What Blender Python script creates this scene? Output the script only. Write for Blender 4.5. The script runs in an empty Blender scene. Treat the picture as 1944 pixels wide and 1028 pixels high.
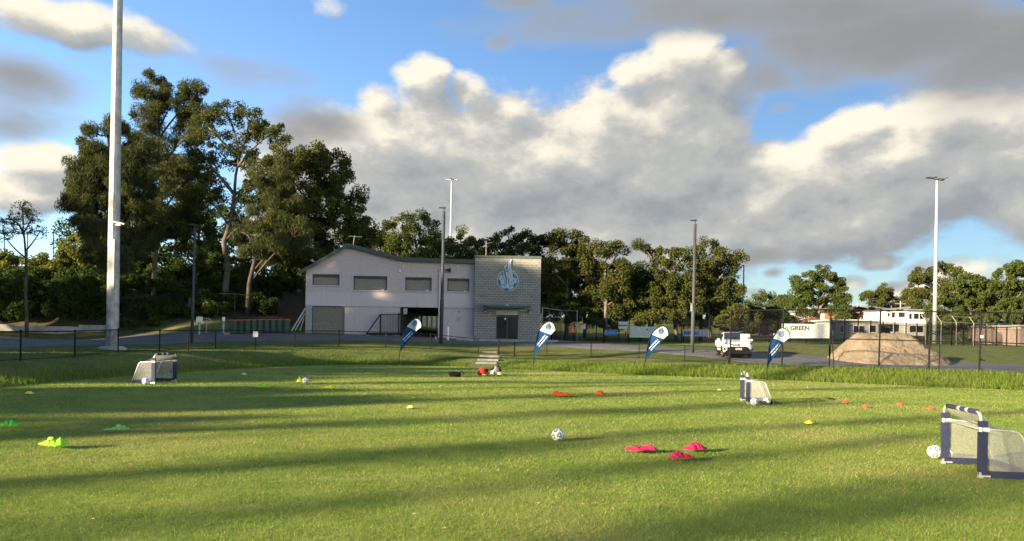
import bpy, math, random
import numpy as np
from mathutils import Vector, Matrix, Quaternion

# ------------------------------------------------------------------ camera, world, sun, exposure
SC = bpy.context.scene
COL = SC.collection
FPX, CX, HY, ROLL, CAMZ = 1400.0, 972.0, 640.0, math.radians(0.9), 1.75
SUN_EL = math.radians(12.0)
SUN_AZ = Vector((-0.83, -0.56, 0)).normalized()          # horizontal direction towards the sun
TOSUN = Vector((SUN_AZ.x*math.cos(SUN_EL), SUN_AZ.y*math.cos(SUN_EL), math.sin(SUN_EL)))

cam = bpy.data.cameras.new('camera'); camo = bpy.data.objects.new('camera', cam); COL.objects.link(camo)
cam.sensor_width = 36.0; cam.lens = 36.0*FPX/1944.0
cam.shift_y = (HY-514.0)/1944.0
cam.clip_start = 0.1; cam.clip_end = 3000
camo.matrix_world = Matrix.Translation((0, 0, CAMZ)) @ Matrix.Rotation(math.radians(90), 4, 'X') @ Matrix.Rotation(ROLL, 4, 'Z')
SC.camera = camo
SC.view_settings.view_transform = 'Standard'; SC.view_settings.look = 'None'
SC.view_settings.gamma = 1.0; SC.view_settings.use_curve_mapping = False
SC.view_settings.exposure = 2.6
SC.render.engine = 'CYCLES'
SC.cycles.use_denoising = True
SC.cycles.max_bounces = 6; SC.cycles.transparent_max_bounces = 16
SC.cycles.diffuse_bounces = 3; SC.cycles.glossy_bounces = 2; SC.cycles.transmission_bounces = 4
SC.cycles.caustics_reflective = False; SC.cycles.caustics_refractive = False

sun = bpy.data.lights.new('sun', 'SUN'); suno = bpy.data.objects.new('sun', sun); COL.objects.link(suno)
sun.energy = 3.7; sun.angle = math.radians(0.7); sun.color = (1.0, 0.80, 0.55)
suno.rotation_mode = 'QUATERNION'; suno.rotation_quaternion = (-TOSUN).to_track_quat('-Z', 'Y')
suno.location = (-60, -40, 40)

def ray(px, py):
    dx, dy = px-CX, py-HY; c, s = math.cos(ROLL), math.sin(ROLL)
    return (dx*c+dy*s)/FPX, -(dy*c-dx*s)/FPX
def P(px, py, Y):
    u, v = ray(px, py); return Vector((u*Y, Y, CAMZ+v*Y))
FS = 0.014                                                # the pitch falls gently to the right
def fieldz(x): return -FS*x
def G(px, py):
    u, v = ray(px, py); Y = -CAMZ/(v+FS*u); return Vector((u*Y, Y, -FS*u*Y))
def azel(px, py):
    u, v = ray(px, py); return math.atan(u), math.atan(v/math.sqrt(1+u*u))

# ---- node helper
class NT:
    def __init__(s, tree): s.t = tree; s.n = tree.nodes; s.l = tree.links
    def put(s, sock, val):
        if hasattr(val, 'links') or isinstance(val, bpy.types.NodeSocket): s.l.new(val, sock)
        else: sock.default_value = val
    def math(s, op, a, b=None, c=None, clamp=False):
        n = s.n.new('ShaderNodeMath'); n.operation = op; n.use_clamp = clamp
        s.put(n.inputs[0], a)
        if b is not None: s.put(n.inputs[1], b)
        if c is not None: s.put(n.inputs[2], c)
        return n.outputs[0]
    def vm(s, op, a, b=None, c=None):
        n = s.n.new('ShaderNodeVectorMath'); n.operation = op
        s.put(n.inputs[0], a)
        if b is not None: s.put(n.inputs[1], b)
        if c is not None: s.put(n.inputs[2], c)
        return n.outputs['Value'] if op in ('DOT_PRODUCT', 'LENGTH', 'DISTANCE') else n.outputs[0]
    def noise(s, vec, scale, detail=2.0, rough=0.5, out='Fac', dist=0.0):
        n = s.n.new('ShaderNodeTexNoise')
        if vec is not None: s.l.new(vec, n.inputs['Vector'])
        n.inputs['Scale'].default_value = scale; n.inputs['Detail'].default_value = detail
        n.inputs['Roughness'].default_value = rough; n.inputs['Distortion'].default_value = dist
        return n.outputs[out]
    def smooth(s, x, lo, hi, a=0.0, b=1.0):
        n = s.n.new('ShaderNodeMapRange'); n.interpolation_type = 'SMOOTHSTEP'
        s.put(n.inputs['Value'], x)
        n.inputs['From Min'].default_value = lo; n.inputs['From Max'].default_value = hi
        n.inputs['To Min'].default_value = a; n.inputs['To Max'].default_value = b
        return n.outputs[0]
    def mix(s, fac, a, b):
        n = s.n.new('ShaderNodeMix'); n.data_type = 'RGBA'
        s.put(n.inputs['Factor'], fac); s.put(n.inputs[6], a); s.put(n.inputs[7], b)
        return n.outputs[2]

# ------------------------------------------------------------------ sky: clear air (Nishita) with two cloud layers
world = bpy.data.worlds.new('World'); SC.world = world; world.use_nodes = True
W = NT(world.node_tree); world.node_tree.nodes.clear()

def cloud_group(name, blobs, nscale, namp, detail, rough, generic, zs=1.6):
    g = bpy.data.node_groups.new(name, 'ShaderNodeTree')
    g.interface.new_socket('Dir', in_out='INPUT', socket_type='NodeSocketVector')
    g.interface.new_socket('Density', in_out='OUTPUT', socket_type='NodeSocketFloat')
    t = NT(g); gi = g.nodes.new('NodeGroupInput'); go = g.nodes.new('NodeGroupOutput')
    d = gi.outputs[0]
    sp = g.nodes.new('ShaderNodeSeparateXYZ'); t.l.new(d, sp.inputs[0])
    az = t.math('ARCTAN2', sp.outputs[0], sp.outputs[1]); el = t.math('ARCSINE', sp.outputs[2])
    cb = g.nodes.new('ShaderNodeCombineXYZ'); t.l.new(az, cb.inputs[0]); t.l.new(el, cb.inputs[1])
    warp = t.noise(d, 3.2, 2, 0.5, 'Color')
    wv = t.vm('MULTIPLY_ADD', warp, (0.10, 0.07, 0), (-0.05, -0.035, 0))
    v = t.vm('ADD', cb.outputs[0], wv)
    acc = None
    for px, py, rx, ry, k in blobs:
        a, e = azel(px, py); ra, re = rx/FPX*0.95, ry/FPX*0.95
        w = t.vm('MULTIPLY_ADD', v, (1/ra, 1/re, 0), (-a/ra, -e/re, 0))
        q = t.math('SUBTRACT', k, t.vm('DOT_PRODUCT', w, w))
        acc = q if acc is None else t.math('SMOOTH_MAX', acc, q, 0.15)
    # outside the photographed part the same kind of cloud goes on, placed by noise
    zz = t.vm('MULTIPLY', d, (1, 1, zs))
    low = t.math('MULTIPLY_ADD', t.noise(zz, 2.3, 2, 0.5), 6.0, generic)
    side = t.smooth(t.math('ABSOLUTE', az), 0.68, 0.85)
    hi = t.smooth(el, 0.42, 0.55)
    acc = t.math('MAXIMUM', acc, -3.0)
    acc = t.math('MULTIPLY_ADD', t.math('SUBTRACT', low, acc), t.math('MAXIMUM', side, hi), acc)
    n1 = t.noise(zz, nscale, detail, rough)
    acc = t.math('MULTIPLY_ADD', t.math('SUBTRACT', n1, 0.5), namp, acc)
    t.l.new(acc, go.inputs[0])
    return g

cumulus = [  # px, py, rx, ry, strength
    (800, 165, 70, 60, 1.0), (800, 230, 110, 70, 1.2), (715, 205, 70, 50, .9), (740, 260, 110, 70, 1.1), (880, 190, 70, 50, 1.0), (960, 220, 80, 50, 1.0),
    (1060, 235, 70, 40, .8), (1150, 210, 80, 50, .9), (1210, 150, 60, 50, .9), (1285, 130, 75, 60, 1.0), (1345, 160, 60, 45, .9),
    (900, 340, 330, 160, 1.4), (1180, 340, 260, 170, 1.4), (640, 350, 170, 130, .9), (1050, 460, 460, 110, 1.3), (700, 440, 260, 100, 1.1), (1330, 440, 160, 90, 1.1),
    (1630, 270, 90, 55, 1.0), (1770, 240, 85, 45, 1.0), (1890, 260, 110, 55, 1.0), (1460, 320, 90, 50, 1.0), (1550, 350, 190, 80, 1.3),
    (1800, 340, 280, 110, 1.4), (1400, 410, 90, 50, .9), (2050, 330, 200, 130, 1.3), (1620, 425, 280, 65, 1.2), (1420, 330, 60, 60, .8),
    (160, 55, 125, 52, 1.0), (255, 80, 110, 42, .75), (75, 320, 70, 42, .9), (30, 380, 130, 60, .9), (140, 390, 90, 45, .7),
    (1690, 490, 60, 22, .7), (1640, 525, 45, 22, .6), (1100, 120, 40, 25, .12), (620, 10, 60, 40, .35), (1880, 520, 130, 50, .8), (1760, 545, 110, 26, .7),
]
stratus = [
    (1500, 20, 620, 75, 1.0), (1750, 90, 330, 90, 1.1), (1950, 120, 260, 100, 1.2), (1300, 20, 330, 55, .9), (1020, 8, 150, 35, .7),
    (1450, 165, 110, 42, .8), (1500, 215, 45, 20, .5), (1560, 130, 120, 50, .7), (1390, 130, 60, 40, .5),
    (60, 170, 150, 80, .75), (0, 225, 180, 60, .7), (250, 130, 160, 60, .5), (470, 150, 180, 80, .7), (560, 235, 150, 80, .9), (330, 60, 120, 50, .45), (960, 85, 60, 30, .5), (1480, 505, 34, 14, .5), (1430, 540, 60, 18, .5),
    (1450, 470, 150, 26, .7),
]
gc = cloud_group('cumulus', cumulus, 8.0, 2.8, 8, .59, -3.4)
gs = cloud_group('stratus', stratus, 4.5, 2.2, 5, .5, -3.9, 2.6)
tc = world.node_tree.nodes.new('ShaderNodeTexCoord'); D0 = tc.outputs['Generated']
sky = world.node_tree.nodes.new('ShaderNodeTexSky'); sky.sky_type = 'NISHITA'; sky.sun_disc = False
sky.sun_elevation = SUN_EL; sky.sun_rotation = -math.atan2(SUN_AZ.x, SUN_AZ.y)
sky.air_density = 1.0; sky.dust_density = 0.6; sky.ozone_density = 2.2
def dens(grp, off=None):
    n = world.node_tree.nodes.new('ShaderNodeGroup'); n.node_tree = grp
    W.l.new(D0 if off is None else W.vm('NORMALIZE', W.vm('ADD', D0, off)), n.inputs[0]); return n.outputs[0]
dc = dens(gc); dc2 = dens(gc, (-0.020, -0.006, 0.026)); ds = dens(gs)
lit = W.math('MULTIPLY_ADD', W.math('SUBTRACT', dc, dc2), 0.60, 0.42)
lit = W.math('SUBTRACT', lit, W.smooth(dc, 0.7, 2.4, 0.0, 0.20))
lit = W.math('MAXIMUM', W.math('MINIMUM', lit, 1.0), 0.0)
CLR_SH, CLR_MD, CLR_LT = (0.98, 1.05, 1.13, 1), (1.48, 1.50, 1.46, 1), (3.05, 2.80, 2.32, 1)
cc = W.mix(W.smooth(lit, 0.0, 0.5), CLR_SH, CLR_MD); cc = W.mix(W.smooth(lit, 0.42, 0.95), cc, CLR_LT)
a1 = W.smooth(dc, -0.08, 0.62); a2 = W.math('MULTIPLY', W.smooth(ds, 0.0, 1.0), 0.93)
SKYGAIN = 1.0
skc = W.vm('MULTIPLY', sky.outputs[0], (0.60, 0.675, 0.79))
c = W.mix(a1, skc, cc)
sc2 = W.mix(W.smooth(ds, 0.1, 1.3), (1.36, 1.40, 1.42, 1), (0.92, 0.90, 0.86, 1))
c = W.mix(a2, c, sc2)
bg = world.node_tree.nodes.new('ShaderNodeBackground'); bg.inputs['Strength'].default_value = 0.058
W.l.new(c, bg.inputs['Color'])
wo = world.node_tree.nodes.new('ShaderNodeOutputWorld'); W.l.new(bg.outputs[0], wo.inputs['Surface'])
world.cycles.sampling_method = 'MANUAL'; world.cycles.sample_map_resolution = 512

# ------------------------------------------------------------------ materials (all procedural)
def newmat(name):
    m = bpy.data.materials.new(name); m.use_nodes = True; m.node_tree.nodes.clear(); return m, NT(m.node_tree)
def finish(m, t, shader, disp=None):
    o = t.n.new('ShaderNodeOutputMaterial'); t.l.new(shader, o.inputs['Surface'])
    return m
def bsdf(t, color, rough=0.6, metal=0.0, bump=None, bstr=0.3, bdist=0.02, spec=0.5, trans=None):
    b = t.n.new('ShaderNodeBsdfPrincipled'); t.put(b.inputs['Base Color'], color)
    t.put(b.inputs['Roughness'], rough); b.inputs['Metallic'].default_value = metal
    b.inputs['Specular IOR Level'].default_value = spec
    if bump is not None:
        n = t.n.new('ShaderNodeBump'); n.inputs['Strength'].default_value = bstr; n.inputs['Distance'].default_value = bdist
        t.l.new(bump, n.inputs['Height']); t.l.new(n.outputs[0], b.inputs['Normal'])
    return b.outputs[0]
def c4(c): return (c[0], c[1], c[2], 1)
def objco(t): return t.n.new('ShaderNodeTexCoord').outputs['Object']
def worldco(t): return t.n.new('ShaderNodeNewGeometry').outputs['Position']
MATS = {}
def plain(name, col, rough=0.6, metal=0.0, var=0.18, scale=6.0, spec=0.5):
    """a paint / plastic / metal with slight uneven wear"""
    if name in MATS: return MATS[name]
    m, t = newmat(name); co = worldco(t)
    n = t.noise(co, scale, 5, .6)
    dark = tuple(x*(1-var) for x in col); light = tuple(min(1, x*(1+var)) for x in col)
    c = t.mix(t.smooth(n, .3, .7), c4(dark), c4(light))
    r = t.math('MULTIPLY_ADD', n, 0.25, rough-0.12, clamp=True)
    MATS[name] = finish(m, t, bsdf(t, c, r, metal, n, .08, .01, spec)); return MATS[name]

def mat_field():
    m, t = newmat('field_grass'); co = worldco(t)
    n1 = t.noise(co, 0.22, 4, .55); n2 = t.noise(co, 1.7, 5, .6); n3 = t.noise(co, 38, 4, .7)
    st = t.vm('MULTIPLY', co, (0.5, 3.2, 1)); n4 = t.noise(st, 0.8, 3, .6)
    c = t.mix(t.smooth(n2, .3, .7), (.160, .215, .036, 1), (.225, .275, .055, 1))
    c = t.mix(t.math('MULTIPLY', t.smooth(n1, .45, .75), .55), c, (.360, .320, .110, 1))
    c = t.mix(t.math('MULTIPLY', t.smooth(n4, .52, .78), .35), c, (.330, .305, .090, 1))
    c = t.mix(t.math('MULTIPLY', t.smooth(n3, .55, .8), .5), c, (.060, .100, .018, 1))
    return finish(m, t, bsdf(t, c, .9, 0, t.math('ADD', n3, t.math('MULTIPLY', n2, .6)), .9, .035, .15))
def mat_ground():
    m, t = newmat('bank_grass'); co = worldco(t)
    n1 = t.noise(co, 0.12, 4, .55); n2 = t.noise(co, 1.1, 5, .65); n3 = t.noise(co, 25, 4, .7)
    c = t.mix(t.smooth(n2, .3, .7), (.075, .105, .026, 1), (.135, .155, .042, 1))
    c = t.mix(t.math('MULTIPLY', t.smooth(n1, .5, .72), .6), c, (.185, .158, .07, 1))
    c = t.mix(t.math('MULTIPLY', t.smooth(n3, .5, .8), .5), c, (.035, .048, .012, 1))
    sp = t.n.new('ShaderNodeSeparateXYZ'); t.l.new(t.vm('ADD', co, t.vm('MULTIPLY', t.noise(co, .3, 3, .6, 'Color'), (5, 5, 0))), sp.inputs[0])
    lit_ = t.math('MULTIPLY', t.smooth(sp.outputs[0], -12, -17, 0, 1), t.smooth(sp.outputs[1], 63, 66.5, 0, 1))   # leaf litter under the wood
    c = t.mix(lit_, c, t.mix(n2, (.030, .026, .016, 1), (.075, .062, .034, 1)))
    return finish(m, t, bsdf(t, c, .95, 0, n3, .8, .05, .1))
def mat_asphalt():
    m, t = newmat('asphalt'); co = worldco(t)
    n1 = t.noise(co, .5, 5, .6); n2 = t.noise(co, 60, 3, .6)
    c = t.mix(t.smooth(n1, .3, .7), (.105, .108, .115, 1), (.165, .165, .165, 1))
    c = t.mix(t.math('MULTIPLY', n2, .3), c, (.06, .06, .062, 1))
    return finish(m, t, bsdf(t, c, .85, 0, n2, .4, .01, .3))
def mat_concrete(name, a, b, sc=1.5):
    m, t = newmat(name); co = worldco(t)
    n1 = t.noise(co, sc, 6, .65); n2 = t.noise(co, 30, 3, .6)
    c = t.mix(t.smooth(n1, .3, .7), c4(a), c4(b))
    return finish(m, t, bsdf(t, c, .85, 0, n2, .3, .01, .3))
def mat_brick():
    m, t = newmat('painted_brick'); co = objco(t)
    sp = t.n.new('ShaderNodeSeparateXYZ'); t.l.new(co, sp.inputs[0])
    cb = t.n.new('ShaderNodeCombineXYZ'); t.l.new(t.math('ADD', sp.outputs[0], sp.outputs[1]), cb.inputs[0]); t.l.new(sp.outputs[2], cb.inputs[1])
    bt = t.n.new('ShaderNodeTexBrick'); t.l.new(cb.outputs[0], bt.inputs['Vector'])
    bt.inputs['Scale'].default_value = 1.0; bt.inputs['Brick Width'].default_value = .24; bt.inputs['Row Height'].default_value = .086
    bt.inputs['Mortar Size'].default_value = .006; bt.inputs['Color1'].default_value = (.57, .475, .465, 1); bt.inputs['Color2'].default_value = (.505, .42, .41, 1)
    bt.inputs['Mortar'].default_value = (.41, .34, .335, 1)
    n1 = t.noise(co, .7, 5, .6)
    st = t.noise(t.vm('MULTIPLY', co, (3, 3, .25)), 1.0, 4, .6)
    c = t.mix(t.math('MULTIPLY', t.smooth(n1, .4, .75), .3), bt.outputs[0], (.60, .51, .495, 1))
    c = t.mix(t.math('MULTIPLY', t.smooth(st, .55, .8), .3), c, (.32, .28, .28, 1))
    return finish(m, t, bsdf(t, c, .8, 0, t.math('SUBTRACT', 1.0, bt.outputs['Fac']), .6, .008, .25))
def mat_render():
    m, t = newmat('rendered_band'); co = objco(t)
    st = t.noise(t.vm('MULTIPLY', co, (5, 3, .3)), 1.0, 4, .6)
    c = t.mix(t.smooth(st, .5, .8), (.55, .47, .47, 1), (.42, .36, .36, 1))
    return finish(m, t, bsdf(t, c, .8))
def mat_block(name='concrete_block'):
    m, t = newmat(name); co = worldco(t)
    oi = t.n.new('ShaderNodeObjectInfo')
    n1 = t.noise(co, 2.3, 4, .6); n2 = t.noise(co, 40, 3, .6)
    wn = t.n.new('ShaderNodeTexWhiteNoise'); wn.noise_dimensions = '3D'
    t.l.new(t.vm('FLOOR', t.vm('MULTIPLY', co, (2.5, 1, 5.0))), wn.inputs['Vector'])
    f = t.math('MULTIPLY_ADD', wn.outputs[0], .5, t.math('MULTIPLY', n1, .5))
    c = t.mix(f, (.165, .16, .15, 1), (.285, .275, .255, 1))
    return finish(m, t, bsdf(t, c, .92, 0, n2, .4, .01, .2))
def mat_leaf(name, a, b, trans=.35, dry=None):
    m, t = newmat(name)
    at = t.n.new('ShaderNodeAttribute'); at.attribute_name = 'tint'
    n1 = t.noise(worldco(t), .45, 3, .5)
    f = t.math('MULTIPLY_ADD', at.outputs['Fac'], .65, t.math('MULTIPLY', n1, .35))
    c = t.mix(f, c4(a), c4(b))
    if dry: c = t.mix(t.smooth(at.outputs['Fac'], .82, .98), c, c4(dry))
    d = t.n.new('ShaderNodeBsdfDiffuse'); t.l.new(c, d.inputs[0])
    tr = t.n.new('ShaderNodeBsdfTranslucent'); t.l.new(c, tr.inputs[0])
    mx = t.n.new('ShaderNodeMixShader'); mx.inputs[0].default_value = trans
    t.l.new(d.outputs[0], mx.inputs[1]); t.l.new(tr.outputs[0], mx.inputs[2])
    return finish(m, t, mx.outputs[0])
def mat_bark(name, a, b):
    m, t = newmat(name); co = worldco(t)
    n = t.noise(t.vm('MULTIPLY', co, (3, 3, .8)), 1.5, 5, .65)
    return finish(m, t, bsdf(t, t.mix(t.smooth(n, .3, .7), c4(a), c4(b)), .9, 0, n, .5, .03, .2))
def mat_net(name, col, alpha):
    m, t = newmat(name)
    d = t.n.new('ShaderNodeBsdfDiffuse'); d.inputs[0].default_value = c4(col)
    tl = t.n.new('ShaderNodeBsdfTranslucent'); tl.inputs[0].default_value = c4(col)
    m1 = t.n.new('ShaderNodeMixShader'); m1.inputs[0].default_value = .35
    t.l.new(d.outputs[0], m1.inputs[1]); t.l.new(tl.outputs[0], m1.inputs[2])
    tr = t.n.new('ShaderNodeBsdfTransparent'); mx = t.n.new('ShaderNodeMixShader')
    n = t.noise(worldco(t), 9, 3, .6)
    t.l.new(t.math('MULTIPLY_ADD', n, .2, alpha-.1), mx.inputs[0])
    t.l.new(tr.outputs[0], mx.inputs[1]); t.l.new(m1.outputs[0], mx.inputs[2])
    return finish(m, t, mx.outputs[0])
def mat_pile():
    m, t = newmat('crushed_sandstone'); co = worldco(t)
    n1 = t.noise(co, 1.2, 6, .7); n2 = t.noise(co, 14, 5, .75)
    c = t.mix(t.smooth(n1, .3, .7), (.20, .16, .11, 1), (.30, .245, .175, 1))
    c = t.mix(t.math('MULTIPLY', t.smooth(n2, .5, .75), .6), c, (.15, .115, .075, 1))
    return finish(m, t, bsdf(t, c, .95, 0, n2, 1.0, .08, .1))
def mat_glass(name, col):
    m, t = newmat(name); return finish(m, t, bsdf(t, c4(col), .10, 0, None, spec=.3))

M_FIELD = mat_field(); M_GROUND = mat_ground(); M_ASPH = mat_asphalt()
M_CONC = mat_concrete('pale_concrete', (.30, .29, .27), (.42, .40, .37)); M_CONC2 = mat_concrete('weathered_concrete', (.17, .165, .155), (.33, .32, .30), .8)
M_BRICK = mat_brick(); M_BAND = mat_render(); M_BLOCK = mat_block()
M_MORTAR = mat_concrete('mortar', (.46, .45, .41), (.54, .52, .48))
M_GALV = plain('galvanised_steel', (.25, .265, .27), .55, .35, .3, 2.5)
M_BLACK = plain('black_powder_coat', (.008, .008, .010), .75, 0, .3, 6, .15)
M_WIRE = plain('black_wire', (.008, .008, .010), .8, 0, .2, 6, .1)
M_LAMPGREY = plain('dark_grey_paint', (.045, .047, .052), .6, 0, .2, 6, .25)
M_WHITE = plain('white_paint', (.72, .72, .70), .5, 0, .08)
M_OFFW = plain('off_white_board', (.44, .455, .44), .55, 0, .1)
M_TRIM = plain('dark_green_trim', (.055, .068, .066), .5, 0, .15)
M_BEIGE = plain('beige_shutter', (.245, .215, .175), .55, 0, .1)
M_NAVY = plain('navy_fabric', (.012, .018, .050), .85, 0, .25, 20)
M_ALU = plain('satin_aluminium', (.62, .62, .60), .38, .6, .15, 15)
M_NET = mat_net('goal_net', (.46, .455, .43), .40)
M_GLASS = mat_glass('dark_glass', (.012, .014, .020))
M_PILE = mat_pile()
M_BARK = mat_bark('grey_bark', (.06, .05, .04), (.145, .12, .095)); M_BARKD = mat_bark('dark_bark', (.035, .028, .022), (.085, .068, .052))
M_BARKP = mat_bark('pale_bark', (.16, .135, .11), (.34, .29, .24))
M_EUC = mat_leaf('eucalypt_leaf', (.028, .044, .012), (.098, .108, .030), .32, (.13, .085, .03))
M_EUCG = mat_leaf('green_leaf', (.034, .056, .014), (.100, .122, .032), .36)
M_CAS = mat_leaf('she_oak_needle', (.032, .044, .018), (.090, .100, .036), .3)
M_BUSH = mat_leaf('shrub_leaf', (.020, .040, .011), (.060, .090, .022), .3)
M_LIME = mat_leaf('sunlit_leaf', (.08, .11, .02), (.21, .21, .05), .45)  # brighter leaf copy, sunlight put into the colour of the lit shrubs
def mat_lawn():
    m, t = newmat('lawn_blade'); co = worldco(t); at = t.n.new('ShaderNodeAttribute'); at.attribute_name = 'tint'
    n1 = t.noise(co, 0.22, 4, .55); n2 = t.noise(co, 1.7, 5, .6); n4 = t.noise(t.vm('MULTIPLY', co, (0.5, 3.2, 1)), 0.8, 3, .6)
    c = t.mix(t.math('MULTIPLY_ADD', at.outputs['Fac'], .5, t.math('MULTIPLY', t.smooth(n2, .3, .7), .5)), (.100, .195, .026, 1), (.235, .320, .058, 1))
    c = t.mix(t.math('MULTIPLY', t.smooth(n1, .46, .72), .55), c, (.36, .335, .115, 1))
    c = t.mix(t.math('MULTIPLY', t.smooth(n4, .50, .74), .45), c, (.31, .31, .095, 1))
    c = t.mix(t.smooth(at.outputs['Fac'], .85, .98), c, (.44, .375, .17, 1))
    d = t.n.new('ShaderNodeBsdfDiffuse'); t.l.new(c, d.inputs[0]); tr = t.n.new('ShaderNodeBsdfTranslucent'); t.l.new(c, tr.inputs[0])
    mx = t.n.new('ShaderNodeMixShader'); mx.inputs[0].default_value = .45; t.l.new(d.outputs[0], mx.inputs[1]); t.l.new(tr.outputs[0], mx.inputs[2])
    return finish(m, t, mx.outputs[0])
M_LAWN = mat_lawn()
M_GRASSB = mat_leaf('grass_blade', (.165, .245, .032), (.345, .385, .075), .45, (.46, .40, .17))
M_LUSH = mat_leaf('lush_grass_blade', (.080, .150, .018), (.180, .260, .040), .45, (.26, .23, .09))

# ------------------------------------------------------------------ mesh helpers
def link(o, parent=None):
    COL.objects.link(o)
    if parent is not None: o.parent = parent
    return o
def tag(o, label=None, cat=None, group=None, kind=None):
    if label: o['label'] = label
    if cat: o['category'] = cat
    if group: o['group'] = group
    if kind: o['kind'] = kind
    return o
def thing(name, label, cat, loc=(0, 0, 0), rz=0.0, group=None):
    o = bpy.data.objects.new(name, None); o.empty_display_size = .2; link(o)
    o.location = loc; o.rotation_euler = (0, 0, rz)
    return tag(o, label, cat, group)
def np_mesh(name, V, Fq, mat, tint=None, smooth=False):
    V = np.ascontiguousarray(V, np.float32); Fq = np.ascontiguousarray(Fq, np.int32); k = Fq.shape[1]
    me = bpy.data.meshes.new(name)
    me.vertices.add(len(V)); me.vertices.foreach_set('co', V.ravel())
    me.loops.add(Fq.size); me.loops.foreach_set('vertex_index', Fq.ravel())
    me.polygons.add(len(Fq)); me.polygons.foreach_set('loop_start', np.arange(0, Fq.size, k, dtype=np.int32))
    me.polygons.foreach_set('loop_total', np.full(len(Fq), k, np.int32))
    if smooth: me.polygons.foreach_set('use_smooth', np.ones(len(Fq), bool))
    if tint is not None:
        a = me.attributes.new('tint', 'FLOAT', 'POINT'); a.data.foreach_set('value', np.ascontiguousarray(tint, np.float32))
    me.update(calc_edges=True); me.materials.append(mat); return me
def mobj(name, me, parent=None):
    return link(bpy.data.objects.new(name, me), parent)
class MB:
    def __init__(s): s.v = []; s.f = []; s.mi = []
    def add(s, vs, fs, mi=0):
        o = len(s.v); s.v += [tuple(v) for v in vs]; s.f += [tuple(i+o for i in f) for f in fs]; s.mi += [mi]*len(fs); return s
    def box(s, c, d, rot=None, mi=0):
        x, y, z = d[0]/2, d[1]/2, d[2]/2; c = Vector(c)
        vs = [Vector(p) for p in ((-x,-y,-z),(x,-y,-z),(x,y,-z),(-x,y,-z),(-x,-y,z),(x,-y,z),(x,y,z),(-x,y,z))]
        if rot is not None: vs = [rot @ v for v in vs]
        return s.add([v+c for v in vs], [(0,3,2,1),(4,5,6,7),(0,1,5,4),(1,2,6,5),(2,3,7,6),(3,0,4,7)], mi)
    def bb(s, x0, x1, y0, y1, z0, z1, mi=0): return s.box(((x0+x1)/2, (y0+y1)/2, (z0+z1)/2), (x1-x0, y1-y0, z1-z0), None, mi)
    def tube(s, pts, r, n=8, cap=True, mi=0):
        pts = [Vector(p) for p in pts]; rs = r if isinstance(r, (list, tuple)) else [r]*len(pts)
        vs = []; up = None
        for i, p in enumerate(pts):
            d = (pts[min(i+1, len(pts)-1)]-pts[max(i-1, 0)]).normalized()
            if up is None: up = Vector((0, 0, 1)) if abs(d.z) < .9 else Vector((1, 0, 0))
            a = d.cross(up); a = a.normalized() if a.length > 1e-5 else d.orthogonal().normalized()
            b = a.cross(d).normalized(); up = b
            for k in range(n):
                t = 2*math.pi*(k+.5)/n; vs.append(p+(a*math.cos(t)+b*math.sin(t))*rs[i])
        fs = []
        for i in range(len(pts)-1):
            for k in range(n):
                k2 = (k+1) % n; fs.append((i*n+k, i*n+k2, (i+1)*n+k2, (i+1)*n+k))
        if cap: fs += [tuple(range(n-1, -1, -1)), tuple((len(pts)-1)*n+k for k in range(n))]
        return s.add(vs, fs, mi)
    def prism(s, poly, y0, y1, mi=0):                    # poly in (x, z), extruded along y
        n = len(poly); vs = [(x, y0, z) for x, z in poly]+[(x, y1, z) for x, z in poly]
        fs = [tuple(range(n)), tuple(range(2*n-1, n-1, -1))]+[(i, i+n, (i+1) % n+n, (i+1) % n) for i in range(n)]
        return s.add(vs, fs, mi)
    def lathe(s, prof, n=16, c=(0, 0, 0), mi=0):
        vs = []; c = Vector(c)
        for r, z in prof:
            for k in range(n):
                t = 2*math.pi*k/n; vs.append(c+Vector((r*math.cos(t), r*math.sin(t), z)))
        fs = [(i*n+k, i*n+(k+1) % n, (i+1)*n+(k+1) % n, (i+1)*n+k) for i in range(len(prof)-1) for k in range(n)]
        return s.add(vs, fs, mi)
    def sphere(s, c, r, n=12, m=8, sq=(1, 1, 1), mi=0):
        c = Vector(c); vs = []
        for i in range(m+1):
            a = math.pi*i/m
            for k in range(n):
                t = 2*math.pi*k/n; vs.append(c+Vector((r*sq[0]*math.sin(a)*math.cos(t), r*sq[1]*math.sin(a)*math.sin(t), r*sq[2]*math.cos(a))))
        fs = [(i*n+k, (i+1)*n+k, (i+1)*n+(k+1) % n, i*n+(k+1) % n) for i in range(m) for k in range(n)]
        return s.add(vs, fs, mi)
    def mesh(s, name, mats, smooth=False):
        me = bpy.data.meshes.new(name); me.from_pydata(s.v, [], s.f)
        for m in (mats if isinstance(mats, (list, tuple)) else [mats]): me.materials.append(m)
        if any(s.mi): me.polygons.foreach_set('material_index', s.mi)
        if smooth: me.polygons.foreach_set('use_smooth', [True]*len(me.polygons))
        me.validate(); me.update(); return me
    def build(s, name, mats, parent=None, smooth=False): return mobj(name, s.mesh(name, mats, smooth), parent)
def smooth_by_angle(o, deg=40):
    import bmesh
    bm = bmesh.new(); bm.from_mesh(o.data); bmesh.ops.recalc_face_normals(bm, faces=bm.faces)
    for f in bm.faces: f.smooth = True
    for e in bm.edges:
        if len(e.link_faces) == 2 and e.calc_face_angle(0) > math.radians(deg): e.smooth = False
    bm.to_mesh(o.data); bm.free(); return o
def copy_tree(o, parent=None):
    c = o.copy(); COL.objects.link(c); c.parent = parent
    for ch in list(o.children): copy_tree(ch, c)
    return c
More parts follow.
